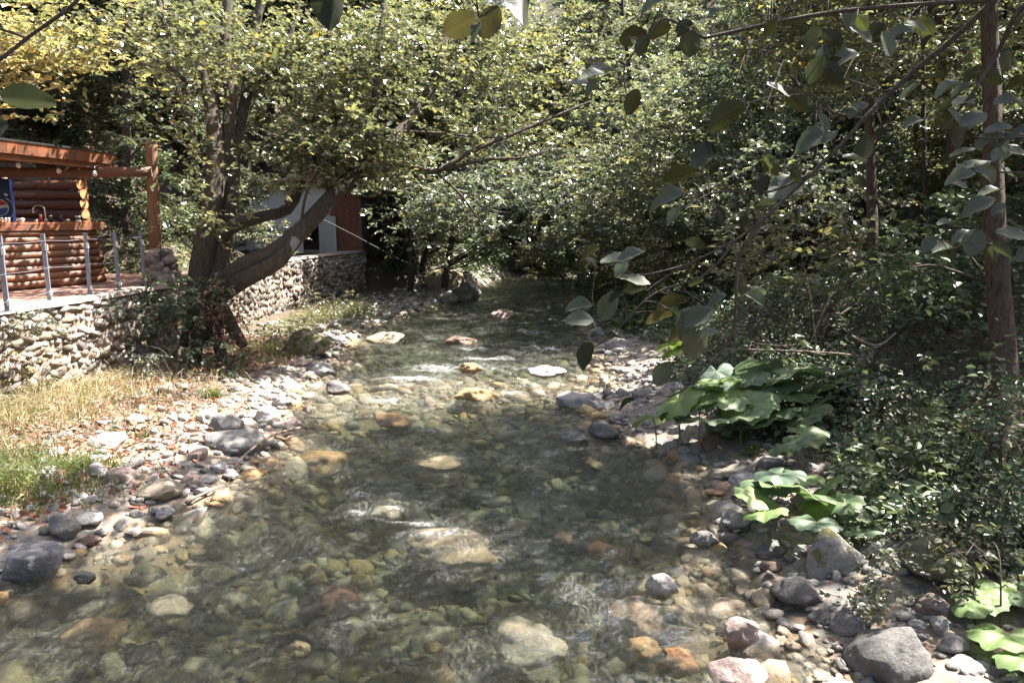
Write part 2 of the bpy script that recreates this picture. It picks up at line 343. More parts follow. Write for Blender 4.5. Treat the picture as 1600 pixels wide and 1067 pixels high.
def leaf_mesh(name, P, D, Nn, S, mat='leaf', shape='oval', rnd=None, off=None):
    if off is not None: P = P - np.asarray(off)
    V, F = leaves_arrays(P, D, Nn, S, shape)
    if rnd is None: rnd = rng.random(len(P))
    return mesh_np(name, V, F, mat, rnd=np.repeat(rnd, 2))
def sprays(C, Dr, L=.5, nleaf=11, size=.085, spread=.9, droop=.15):
    """leaf sprays: alternate leaves along a twig. returns P,D,N,S, twig ends"""
    n = len(C); Dr = unit(Dr); t = np.linspace(.12, 1, nleaf)[None, :, None]
    Ls = (L * rng.uniform(.6, 1.3, n))[:, None, None]
    P = C[:, None, :] + Dr[:, None, :] * t * Ls; P = P - np.array([0, 0, 1]) * droop * (t ** 2) * Ls
    up = np.array([0, 0, 1.]); side = unit(np.cross(Dr, up) + 1e-4)[:, None, :] * np.where(np.arange(nleaf) % 2 == 0, 1, -1)[None, :, None]
    D = Dr[:, None, :] * .6 + side * spread + rng.normal(0, .38, (n, nleaf, 3)); D[..., 2] -= .15
    Nn = up[None, None, :] + rng.normal(0, .5, (n, nleaf, 3))
    S = size * rng.uniform(.6, 1.25, (n, nleaf))
    return P.reshape(-1, 3), D.reshape(-1, 3), Nn.reshape(-1, 3), S.ravel()

# ------------------------------------------------------------------ places kept sunlit by gaps cut in the foliage (centre, radius)
BEAMS = []
def beam(px, py, r, h=0.0, n=1): BEAMS.append((G(px, py, h), r))
for a in [(470, 610, .7), (560, 600, .9), (660, 590, .9), (760, 590, .9), (850, 585, .8), (950, 575, .7), (1040, 580, .6), (700, 625, .6), (560, 640, .5), (860, 600, .5), (900, 625, .4), (1000, 610, .35)]: beam(*a)
for a in [(30, 600, 1.1), (120, 620, 1.0), (60, 690, .9), (200, 670, .9), (150, 720, .6), (330, 640, .7), (400, 640, .5), (250, 700, .5), (0, 740, .8), (-100, 700, 1.2), (-100, 600, 1.2)]: beam(*a, .15)
for a in [(0, 500, .9), (60, 520, .8), (120, 500, .8), (200, 500, .6), (30, 440, .9), (120, 450, .9), (200, 440, .7), (-60, 440, .9), (60, 560, .6)]: beam(*a[:2], a[2], 1.2)
for a in [(400, 500, .7), (450, 480, .8), (500, 460, .8), (540, 450, .6), (470, 430, .6), (430, 560, .6)]: beam(*a[:2], a[2], .8)
for p, r in ((U(60, 230, 13), .6), (U(10, 235, 12), .6), (U(150, 245, 14.5), .5), (U(40, 370, 13), .5), (U(110, 380, 14), .5), (U(170, 350, 19), 1.0), (U(200, 330, 21), .8), (U(480, 370, 27.5), .8)): BEAMS.append((p, r))
for a in [(490, 705, .35), (690, 715, .2), (610, 800, .28), (690, 835, .33), (760, 845, .28), (560, 795, .15), (820, 985, .3), (760, 1000, .22), (715, 905, .14), (700, 895, .12), (880, 833, .1), (940, 850, .1), (880, 900, .12), (900, 930, .14), (980, 950, .2), (1060, 1000, .2), (1005, 1000, .16), (1160, 985, .15), (1035, 912, .14), (1150, 1060, .2), (1120, 960, .15), (900, 700, .15), (930, 700, .15), (1010, 690, .18), (1080, 680, .2), (850, 740, .12), (700, 775, .1), (350, 770, .16), (330, 780, .14), (280, 840, .22), (200, 850, .18), (150, 880, .14), (120, 960, .14), (240, 935, .1), (900, 790, .08), (820, 730, .12), (1240, 760, .12), (1210, 745, .1), (1180, 640, .15), (1240, 640, .12), (1050, 620, .25), (1090, 590, .3), (1270, 1010, .1), (1030, 540, .3), (1080, 540, .3), (970, 510, .3), (650, 540, .25), (520, 980, .1), (420, 900, .1), (1350, 900, .1), (1160, 655, .2)]: beam(*a)
for a in [(1180, 600, .5), (1090, 630, .35), (1260, 610, .35), (1230, 765, .33), (1560, 960, .28), (1300, 560, .3), (1420, 640, .25), (1350, 700, .2), (1480, 760, .2), (1400, 820, .15), (1230, 470, .5), (1150, 500, .6), (1330, 470, .3), (1450, 520, .3), (1540, 640, .2), (1130, 420, .8), (1250, 400, .6), (1370, 380, .4), (1450, 330, .5)]: beam(*a, .5)
for k in range(90): beam(rng.uniform(1000, 1600), rng.uniform(400, 1060), rng.uniform(.05, .14), .3)
for k in range(70): beam(rng.uniform(150, 1250), rng.uniform(470, 1060), rng.uniform(.03, .09))
BC = np.array([b[0] for b in BEAMS]); BR = np.array([b[1] * (1.3 if b[1] < .36 else 1.05) for b in BEAMS])
def prune(P, soft=.12, keep=.0):
    """True where a leaf may stay: it does not stand between the sun and a sunlit place"""
    ok = np.ones(len(P), bool)
    for c, r in zip(BC, BR):
        d = P - c; t = d @ SDn; q = d - t[:, None] * SDn; dist = np.linalg.norm(q, axis=1) + rng.normal(0, soft * min(r, .6) * 1.2, len(P))
        ok &= ~((t > .25) & (dist < r))
    return ok | (rng.random(len(P)) < keep)

# ------------------------------------------------------------------ terrain
LE = [(-350, 1067), (-120, 950), (0, 905), (90, 872), (200, 830), (330, 775), (425, 700), (445, 650), (450, 600), (500, 580), (540, 545), (545, 520), (640, 490), (720, 462), (745, 450), (800, 430), (850, 415)]
RE = [(1420, 1300), (1330, 1067), (1250, 980), (1190, 930), (1150, 850), (1150, 780), (1085, 720), (1000, 690), (950, 655), (960, 610), (975, 575), (940, 545), (930, 510), (915, 470), (912, 440), (905, 415)]
L_ = np.array([G(*q)[:2] for q in LE]); R_ = np.array([G(*q)[:2] for q in RE])
L_ = L_[np.argsort(L_[:, 1])]; R_ = R_[np.argsort(R_[:, 1])]
def xl(y): return np.interp(y, L_[:, 1], L_[:, 0]) - np.clip(y - 46, 0, 99) * .5
def xr(y): return np.interp(y, R_[:, 1], R_[:, 0]) - np.clip(y - 46, 0, 99) * .5
WALL = np.array([(-7.6, -3), (-7.5, 5), (-6.85, 9.8), (-6.6, 12.), (-6.45, 14.), (-6.7, 17), (-6.75, 21.5), (-6.3, 25.), (-5.65, 28.6), (-9, 29.6)])
def xw(y): return np.interp(y, WALL[:9, 1], WALL[:9, 0])
DECK = 1.58
def sn(x, y, s): return (np.sin(x * s + 1.3 * np.sin(y * s * .7)) * np.cos(y * s * 1.1 + 1.7 * np.sin(x * s * .6)))
def ss(a, b, x): t = np.clip((x - a) / (b - a), 0, 1); return t * t * (3 - 2 * t)
def height(x, y):
    x = np.asarray(x, float); y = np.asarray(y, float)
    l, r = xl(y), xr(y); inn = np.minimum(x - l, r - x); wd = np.maximum(r - l, .5)
    u = (x - l) / wd
    depth = .47 * ss(0, 1.1, inn * (1.0 - .45 * ss(.55, 1.0, u))) * (1 - .55 * ss(22, 45, y)) * (1 - .82 * np.exp(-((y - 12.4) / 2.2) ** 2))
    z = -.02 - depth + .02 * sn(x, y, 3.1) + .02 * sn(x + 5, y - 3, 6.3)
    dl = np.clip(l - x, 0, None)
    zl = .02 + .10 * ss(0, .7, dl) + (.05 - .035 * ss(13, 16, y)) * np.clip(dl, 0, 8) + .03 * sn(x, y, 2.7) * ss(0, .5, dl)
    far = ss(28.5, 31, y)
    hill = .62 * np.clip(dl - 2.0, 0, 60) + .25 * sn(x, y, .5)
    zl2 = .03 + .35 * ss(0, .8, dl) + .22 * np.clip(dl, 0, 3) + hill
    back = (x < xw(y) - .28) & (y < 29.3)
    hx = np.clip(-(x + 8.3), 0, 60) * ss(17.0, 18.3, y) * .75 * (1 - ss(23, 26, y) * (x > -12.5)) + np.clip(-(x + 12.0), 0, 60) * .6 * (1 - ss(17, 18, y)) + np.clip(-(x + 12.5), 0, 60) * .6 * ss(23, 26, y)
    zterr = DECK - .06 + hx
    zl = np.where(back, zterr, zl * (1 - far) + zl2 * far)
    dr = np.clip(x - r, 0, None)
    zr = .02 + .07 * ss(0, .7, dr) + .10 * np.clip(dr - .3, 0, 99) * (1 + .6 * ss(5, 10, y)) + .55 * np.clip(dr - 3.6, 0, 60) + .04 * sn(x, y, 2.3) * ss(0, .8, dr)
    zr = zr + 1.15 * np.exp(-(((x - 4.9) / 1.5) ** 2 + ((y - 13) / 2.2) ** 2)) * ss(.8, 1.8, dr) + .5 * ss(17, 22, y) * ss(.2, 1.6, dr)
    z = np.where(x < l, zl, np.where(x > r, zr, z))
    return z + np.clip(y - 48, 0, 99) * .25
def gr(a, b, s): return np.arange(a, b, s)
xs = np.concatenate([-8 - np.geomspace(.15, 60, 40)[::-1], gr(-8, 7, .11), 7 + np.geomspace(.02, 60, 48)])
ys = np.concatenate([gr(-4, 1, .5), gr(1, 20, .11), gr(20, 40, .22), 40 + np.geomspace(.05, 60, 60)])
X, Y = np.meshgrid(xs, ys); Z = height(X, Y)
nx, ny = len(xs), len(ys); ii = (np.arange(ny - 1)[:, None] * nx + np.arange(nx - 1)[None, :])
FQ = np.stack([ii, ii + 1, ii + nx + 1, ii + nx], -1).reshape(-1, 4)
inn = np.minimum(X - xl(Y), xr(Y) - X)
grav = ss(-1.9, -.9, inn + .3 * sn(X, Y, 2.0))
me = mesh_np('ground', np.stack([X, Y, Z], -1).reshape(-1, 3), FQ, 'ground', smooth=True, vattr={'gravel': grav.ravel()})
link('ground', me, kind='structure', label='soil and gravel banks and stream bed')

# water: top sheet with ripples, closed body below so that it has depth
xs = gr(-9, 7.5, .05); ys = np.concatenate([gr(1.5, 20, .05), gr(20, 52, .12)])
X, Y = np.meshgrid(xs, ys); H = np.zeros_like(X)
for k in range(40):
    lam = rng.uniform(.11, .6); a = rng.normal(math.pi / 2, .75); kx, ky = np.cos(a) * 2 * np.pi / lam, np.sin(a) * 2 * np.pi / lam
    H += .017 * lam ** .9 * np.sin(X * kx + Y * ky + rng.uniform(0, 6) + 1.2 * np.sin(X * kx * .37 + Y * .9) + .9 * np.sin(Y * ky * .31 - X * 1.3)) * (.5 + .5 * np.sin(X * rng.uniform(.3, 1.2) + Y * rng.uniform(.3, 1.2) + rng.uniform(0, 6)))
foam = np.zeros_like(X)
for px, py, rx, ry in [(700, 575, 1.2, .5), (640, 590, .8, .35), (600, 625, .5, .3), (760, 560, .9, .25), (650, 815, .42, .1), (690, 835, .35, .14), (380, 885, .12, .08), (790, 462, 1.0, .4), (760, 475, 1.0, .35), (860, 440, 1.2, .8), (740, 545, .5, .2), (590, 540, .4, .15), (860, 545, .5, .2), (700, 498, .9, .25), (880, 500, .8, .25), (560, 800, .15, .08), (615, 795, .12, .06), (840, 520, .5, .3), (880, 460, .8, .6), (540, 560, .4, .15), (820, 575, .3, .1), (800, 615, .3, .1)]:
    g = G(px, py); foam = np.maximum(foam, np.exp(-((X - g[0]) / rx) ** 2 - ((Y - g[1]) / ry) ** 2))
H += foam * .015 * np.sin(X * 19 + 3 * np.sin(Y * 11)) * np.cos(Y * 23 + 2 * np.sin(X * 9))
inn = np.minimum(X - xl(Y), xr(Y) - X); H *= .15 + .85 * ss(-.1, .6, inn)
nx, ny = len(xs), len(ys); ii = (np.arange(ny - 1)[:, None] * nx + np.arange(nx - 1)[None, :])
FQ = np.stack([ii, ii + 1, ii + nx + 1, ii + nx], -1).reshape(-1, 4)
V = np.stack([X, Y, H], -1).reshape(-1, 3); n0 = len(V)
edge = np.concatenate([np.arange(nx), np.arange(1, ny) * nx + nx - 1, (ny - 1) * nx + np.arange(nx - 2, -1, -1), np.arange(ny - 2, 0, -1) * nx])
Vb = V[edge].copy(); Vb[:, 2] = -1.2; e = len(edge); k = np.arange(e); k2 = (k + 1) % e
FS = np.stack([edge, n0 + k, n0 + k2, edge[k2]], -1)
c4 = n0 + np.array([0, nx - 1, nx - 1 + ny - 1, 2 * (nx - 1) + ny - 1])
FB = np.array([[c4[0], c4[3], c4[2], c4[1]]])
me = mesh_np('stream_water', np.vstack([V, Vb]), np.vstack([FQ, FS, FB]), 'water', smooth=True, vattr={'foam': np.concatenate([foam.ravel(), np.zeros(e)])})
link('stream_water', me, kind='structure', label='clear shallow green stream running over stones')

# ------------------------------------------------------------------ rocks
import bmesh
def rock_mesh(name, seed, sub=3, flat=.6, rough=.22, facet=.5, mat='rock'):
    bm = bmesh.new(); bmesh.ops.create_icosphere(bm, subdivisions=sub, radius=.5); o = Vector((seed * 7.3, seed * 3.1, seed))
    planes = [(Vector(random.gauss(0, 1) for _ in range(3)).normalized(), random.uniform(.30, .44)) for _ in range(int(10 * facet))]
    for v in bm.verts:
        d = v.co.normalized(); r = .5 * (1 + rough * noise.noise(d * 1.3 + o) * 1.6 + rough * .35 * noise.noise(d * 4 + o) + .05 * noise.noise(d * 11 + o))
        p = d * r
        for nn, dd in planes:
            s = p.dot(nn)
            if s > dd: p -= nn * (s - dd) * .8
        v.co = Vector((p.x, p.y, p.z * flat))
    me = bpy.data.meshes.new(name); bm.to_mesh(me); bm.free()
    for p in me.polygons: p.use_smooth = True
    me.materials.append(M[mat]); return me
ROCKS = [rock_mesh('rock', i + 1, 4, (.55, .7, .45, .62, .5, .8)[i % 6], .25, (.2, .6, .8, .3, 1.0, .5)[i % 6]) for i in range(12)]
MROCK = [rock_mesh('mossy_rock', i + 31, 4, .8, .25, .7, 'mossrock') for i in range(3)]
GREY, DGREY, PALE, PINK, OCH, TAN, OLV, BRN, PURP, WHITE, ORG = (.215, .20, .19), (.125, .118, .112), (.35, .33, .315), (.37, .28, .25), (.30, .205, .09), (.28, .23, .17), (.16, .155, .105), (.17, .11, .08), (.29, .265, .265), (.45, .42, .39), (.30, .165, .075)
occupied = []
def rock(px, py, wpx, asp, col, label, h=.0, mesh=None, yaw=None, sx=1.0, sink=.3, group=None, cat='stone'):
    g = G(px, py + wpx * asp * .3, h); dep = g[1] * cp + (CAMZ - g[2]) * sp; wm = wpx / F * dep
    me = mesh or ROCKS[random.choice((0, 3, 6, 9, 1, 10) if wpx < 60 or h < 0 else range(12))]
    zz = max(v.co.z for v in me.vertices) * 2
    hz = wm * asp * 1.15 / zz
    if asp < 0: pass
    o = link('river_stone' if cat == 'stone' else 'boulder', me, loc=(g[0], g[1] + wm * .15, g[2] + hz * zz * (.5 - sink)), rot=(random.uniform(-.1, .1), random.uniform(-.1, .1), yaw if yaw is not None else random.uniform(-.5, .5)),
             scale=(wm, wm * .8 * sx, hz), col=col, label=label, cat=cat, group=group)
    occupied.append((g[0], g[1], wm * .5)); return o
H = [
 (1398, 1030, 138, .62, DGREY, 'largest dark grey oval boulder at the lower right edge of the stream', .03, 'b'),
 (1308, 878, 100, .95, GREY, 'tall grey boulder with moss on its left side beside the butterbur leaves', .05, 'm'),
 (1250, 930, 82, .55, DGREY, 'dark cleft stone left below the mossy boulder', .04, 'b'),
 (1160, 990, 60, .8, PINK, 'pink and white rounded stone standing in shallow water at lower right', .0, 's'),
 (1035, 915, 48, .72, WHITE, 'small white stone alone in the water above the pink rounded stone', .0, 's'),
 (1152, 1060, 84, .5, PINK, 'pinkish stone cut by the bottom edge of the picture', .0, 's'),
 (1155, 818, 48, .6, GREY, 'grey stone at the water edge below the middle butterbur clump', .03, 's'),
 (1102, 843, 42, .6, GREY, 'lone grey stone in shallow water left of the butterbur clump', .0, 's'),
 (1206, 860, 50, .6, DGREY, 'dark wrinkled stone between the water edge and the mossy boulder', .04, 's'),
 (1232, 822, 30, .7, GREY, 'small grey stone tucked under the middle butterbur leaves', .06, 's'),
 (1330, 975, 62, .5, GREY, 'smooth oval grey stone above the largest dark boulder', .05, 's'),
 (1283, 965, 34, .5, DGREY, 'small dark stone left of the smooth oval stone', .04, 's'),
 (1205, 886, 34, .5, BRN, 'reddish brown stone at the water edge left of the mossy boulder', .03, 's'),
 (1255, 862, 26, .9, PALE, 'pale split stone just left of the mossy boulder', .06, 's'),
 (1520, 1050, 66, .35, PALE, 'flat pale slab in the lower right corner', .08, 's'),
 (1575, 1055, 50, .5, DGREY, 'dark stone beside the flat slab in the lower right corner', .1, 's'),
 (1492, 1010, 52, .6, GREY, 'grey stone below the lower right butterbur leaves', .1, 's'),
 (1435, 978, 30, .5, PALE, 'small pale stone on the dark mud right of the oval stone', .1, 's'),
 (1408, 905, 20, .6, PALE, 'tiny pale stone on bare mud below the bramble', .14, 's'),
 (1472, 878, 110, .6, OLV, 'moss covered boulder half buried in the right bank', .25, 'm'),
 (1370, 862, 46, .6, GREY, 'grey stone behind the small yellow green plant', .2, 's'),
 (905, 628, 80, .34, PURP, 'broad flat lilac grey slab at the right water edge', .0, 'b'),
 (1006, 618, 40, .5, GREY, 'grey stone right of the broad lilac slab', .04, 's'),
 (898, 684, 40, .5, GREY, 'left stone of the wet pair below the lilac slab', .0, 's'),
 (942, 675, 50, .52, DGREY, 'right and darker stone of the wet pair below the lilac slab', .0, 's'),
 (1120, 690, 66, .5, BRN, 'brown wet boulder in front of the large butterbur leaves', .05, 'm'),
 (1070, 706, 28, .6, PALE, 'small pale stone in front of the brown wet boulder', .04, 's'),
 (1097, 553, 60, .6, PURP, 'large lilac grey boulder under the sunlit bank leaves', .15, 'b'),
 (968, 538, 42, .5, PALE, 'pale rounded stone on the right gravel bar in sun', .05, 's'),
 (852, 581, 56, .3, WHITE, 'flat white stone lying in the sunlit band of water', .0, 's'),
 (735, 575, 36, .45, OCH, 'yellow stone breaking the surface of the sunlit riffle', .0, 's'),
 (740, 618, 62, .36, OCH, 'orange yellow rock under the sunlit rushing water', -.01, 's'),
 (785, 492, 34, .5, PINK, 'pinkish stone standing alone upstream in midstream', .0, 's'),
 (720, 533, 50, .28, BRN, 'low brown rock in midstream with water curling over it', .0, 's'),
 (600, 529, 54, .3, TAN, 'low tan rock near the left side of midstream', .0, 's'),
 (818, 520, 30, .3, DGREY, 'low dark rock right of the curling water', .0, 's'),
 (690, 440, 66, .6, TAN, 'boulder with bright moss at the far left water edge', .15, 'm'),
 (727, 458, 42, .8, DGREY, 'dark wet boulder at the tip of the far left bank', .05, 'b'),
 (700, 466, 30, .6, GREY, 'grey stone wedged against the dark wet boulder', .05, 's'),
 (482, 540, 84, .6, TAN, 'rounded tan boulder with green moss at the foot of the far wall', .1, 'm'),
 (415, 652, 44, .6, WHITE, 'white stone of the sunlit pair at the left water edge', .05, 's'),
 (440, 628, 32, .5, PALE, 'upper stone of the sunlit pair at the left water edge', .05, 's'),
 (500, 577, 44, .5, PALE, 'pale stone touching the water below the mossy tan boulder', .03, 's'),
 (525, 606, 46, .35, DGREY, 'dark wet rock left of the sunlit riffle', .0, 's'),
 (45, 882, 92, .5, (.15, .15, .16), 'large smooth blue grey stone at the lower left water edge', .05, 'b'),
 (8, 808, 30, .9, WHITE, 'white rounded stone at the left picture edge', .1, 's'),
 (246, 770, 80, .42, TAN, 'large grey brown stone in the middle of the left cobbles', .06, 'b'),
 (365, 690, 112, .34, GREY, 'long dark flat rock on the left bank behind the bare stick', .07, 'b'),
 (163, 690, 50, .5, PALE, 'pale stone with a tan underside on the sunlit litter', .2, 's'),
 (135, 846, 36, .4, BRN, 'thin brown stone at the lower left water edge', .02, 's'),
 (130, 902, 34, .5, DGREY, 'small dark stone in the water near the blue grey stone', .0, 's'),
 (95, 822, 54, .7, GREY, 'jagged grey stone above the large blue grey stone', .1, 's'),
 (150, 740, 46, .6, PURP, 'lilac stone among the left cobbles beside the green grass', .15, 's'),
 (322, 655, 44, .6, PALE, 'pale stone in sun above the long dark flat rock', .12, 's'),
 (350, 665, 50, .7, GREY, 'upright grey stone leaning on the long dark flat rock', .12, 's'),
 (255, 802, 28, .6, PURP, 'small lilac stone at the water edge right of the red brick piece', .03, 's'),
 (390, 743, 42, .4, OCH, 'ochre stone just under the water beside the left cobbles', -.04, 's'),
 (495, 706, 96, .35, OCH, 'sunlit golden rock under the water left of midstream', -.06, 'u'),
 (690, 716, 76, .3, TAN, 'tan flat rock under the water in the middle of the stream', -.05, 'u'),
 (515, 922, 104, .4, (.16, .085, .06), 'red brown submerged rock low in the middle of the picture', -.12, 'u'),
 (262, 936, 76, .4, PALE, 'pale grey submerged rock at lower left', -.1, 'u'),
 (465, 1002, 38, .6, TAN, 'tan submerged stone near the bottom edge', -.14, 'u'),
 (330, 884, 66, .4, OLV, 'olive submerged rock below the small patch of white water', -.08, 'u'),
 (222, 886, 56, .4, OLV, 'olive grey submerged stone between the left bank and the white water', -.07, 'u'),
 (140, 975, 96, .35, OCH, 'long ochre submerged rock in the lower left shallows', -.06, 'u'),
 (940, 850, 46, .5, ORG, 'orange stone under the water right of the white sunlit water', -.06, 'u'),
 (880, 833, 26, .6, ORG, 'small bright orange stone left of the larger orange one', -.05, 'u'),
 (1005, 1000, 64, .45, OCH, 'yellow submerged rock left of the pink rounded stone', -.04, 'u'),
 (1060, 1015, 62, .6, ORG, 'orange brown submerged rock beside the yellow one', -.04, 'u'),
 (1000, 950, 110, .35, PINK, 'broad reddish submerged rock below the small white stone', -.08, 'u'),
 (820, 985, 130, .35, PALE, 'wide pale submerged rock lit by the sun near the bottom', -.12, 'u'),
 (700, 836, 150, .3, TAN, 'wide tan rock under the white sunlit water in midstream', -.06, 'u'),
 (1130, 722, 90, .25, OLV, 'flat silt covered slab awash at the right water edge', -.03, 'u'),
 (675, 1003, 30, .6, OCH, 'small yellow stone under deep water near the bottom', -.16, 'u'),
 (610, 648, 60, .3, ORG, 'orange rock under the sunlit water left of the riffle', -.05, 'u'),
 (600, 790, 50, .4, WHITE, 'white submerged stone with foam left of the sunlit water', -.08, 'u'),
]
for px, py, wp, asp, col, lab, h, k in H:
    big = k in 'bm'
    rock(px, py, wp, asp, col, lab, h, mesh=random.choice(MROCK) if k == 'm' else None, cat='boulder' if big else 'stone', sink=.3 if k != 'u' else .8)
# the red brick piece
g = G(210, 797, .04); mb = MB(); box(mb, (0, 0, 0), (.2, .1, .065), 0, .008)
link('brick_piece', mb.mesh('brick_piece', 'brick'), loc=(g[0], g[1], .06), rot=(.05, .1, -.1), label='broken red brick lying at the left water edge', cat='brick')

# countable loose stones on the bars
def free(x, y, r):
    for a, b, c in occupied:
        if (x - a) ** 2 + (y - b) ** 2 < ((c + r) * .8) ** 2: return False
    return True
GL = [('left cobbles', 'grey weathered cobble among the many on the left gravel bank'), ('right cobbles', 'grey weathered cobble among the many on the right gravel bar'), ('stream cobbles', 'water worn stone lying on the stream bed among many others')]
cols = [GREY, PALE, PALE, PURP, PINK, PINK, TAN, WHITE, PURP]; ucols = [GREY, OLV, OLV, GREY, TAN, OCH, BRN, PALE, DGREY]
cnt = [0, 0, 0]; tries = 0
lim = [105, 70, 50]
while tries < 9000 and sum(cnt) < sum(lim):
    tries += 1
    y = 3.3 + 26 * random.random() ** 1.8; side = random.choices([0, 1, 2], [3, 2, 2])[0]
    if cnt[side] >= lim[side]: continue
    if side == 0:
        x = xl(y) - random.random() ** 1.3 * 2.2 + .15
        if x < xw(y) + .3: continue
    elif side == 1: x = xr(y) + random.random() ** 1.5 * 1.5 - .1
    else: x = random.uniform(xl(y) + .3, xr(y) - .3); 
    s = random.uniform(.10, .26) * (1 + .03 * y) * (.8 if side == 2 else 1)
    if not free(x, y, s * .5): continue
    if side == 2 and y > 16: continue
    z = float(height(x, y)); me = random.choice(ROCKS); hz = s * random.uniform(.7, 1.1)
    c = random.choice(ucols if side == 2 else cols); f = random.uniform(.75, 1.15); c = tuple(v * f for v in c)
    cnt[side] += 1; occupied.append((x, y, s * .5))
    link('cobble', me, loc=(x, y, z + hz * .12), rot=(random.uniform(-.25, .25), random.uniform(-.25, .25), random.uniform(0, 6.3)), scale=(s, s * random.uniform(.65, .9), hz), col=c, label=GL[side][1], cat='stone', group=GL[side][0])
print('cobbles', cnt)
# gravel and small stones nobody could count
def ico(sub):
    bm = bmesh.new(); bmesh.ops.create_icosphere(bm, subdivisions=sub, radius=.5); V = np.array([v.co[:] for v in bm.verts]); Fc = np.array([[v.index for v in f.verts] for f in bm.faces]); bm.free(); return V, Fc
def gravel(name, pts, sizes, label, sub=2, rnd=None):
    V0, F0 = ico(sub); n = len(pts); k = len(V0)
    vars_ = []
    for i in range(10):
        V = V0 * rng.uniform(.8, 1.15, (k, 1)); V = V * np.array([1, rng.uniform(.6, .95), rng.uniform(.35, .65)]); vars_.append(V)
    vi = np.array(vars_)[rng.integers(0, 10, n)]; a = rng.uniform(0, 6.28, n); tl = rng.normal(0, .25, (n, 2))
    c, s = np.cos(a), np.sin(a); x = vi[..., 0] * c[:, None] - vi[..., 1] * s[:, None]; y = vi[..., 0] * s[:, None] + vi[..., 1] * c[:, None]; z = vi[..., 2] + x * tl[:, :1] + y * tl[:, 1:]
    V = np.stack([x, y, z], -1) * sizes[:, None, None] + pts[:, None, :]
    F_ = (F0[None] + (np.arange(n) * k)[:, None, None]).reshape(-1, 3)
    if rnd is None: rnd = rng.random(n)
    me = mesh_np(name, V.reshape(-1, 3), F_, 'gravel', rnd=np.repeat(rnd, len(F0)), smooth=True)
    return link(name, me, kind='stuff', label=label)
def scatter(n, fx, y0=3.0, y1=30, pw=1.9):
    y = y0 + (y1 - y0) * rng.random(n) ** pw; return fx(y, n), y
x = rng.uniform(0, 1, 500); y = rng.uniform(15, 46, 500); x = xl(y) - .8 + x * (xr(y) - xl(y) + 2.2); s = rng.uniform(.12, .4, 500); gravel('upstream_stones', np.stack([x, y, height(x, y) + s * .12], -1), s, 'stones strewn along the upper stream', rnd=rng.uniform(0, .62, 500))
x, y = scatter(2600, lambda y, n: xl(y) - rng.random(n) ** 1.4 * 2.8 + .25); k = x > xw(y) + .3; x, y = x[k], y[k]
s = rng.uniform(.03, .12, len(x)) * (1 + .035 * y); gravel('bank_gravel', np.stack([x, y, height(x, y) + s * .1], -1), s, 'small stones and pebbles of the left bank', rnd=rng.uniform(0, .62, len(x)))
x, y = scatter(2000, lambda y, n: xr(y) + rng.random(n) ** 1.4 * 1.8 - .25)
s = rng.uniform(.02, .10, len(x)) * (1 + .035 * y); gravel('bar_gravel', np.stack([x, y, height(x, y) + s * .1], -1), s, 'small stones and pebbles of the right gravel bar', rnd=rng.uniform(0, .6, len(x)))
x, y = scatter(13500, lambda y, n: xl(y) + rng.random(n) * (xr(y) - xl(y)), 2.5, 30)
s = np.exp(rng.normal(-2.62, .6, len(x))) * (1 + .03 * y); s = np.clip(s, .03, .36); kk = s > .10; gravel('stream_bed_stones', np.stack([x, y, height(x, y) + s * .04], -1)[kk], s[kk], 'stones covering the stream bed', rnd=rng.random(kk.sum())); kk = ~kk; gravel('stream_bed_pebbles', np.stack([x, y, height(x, y) + s * .1], -1)[kk], s[kk], 'pebbles covering the stream bed', sub=1, rnd=rng.random(kk.sum()))

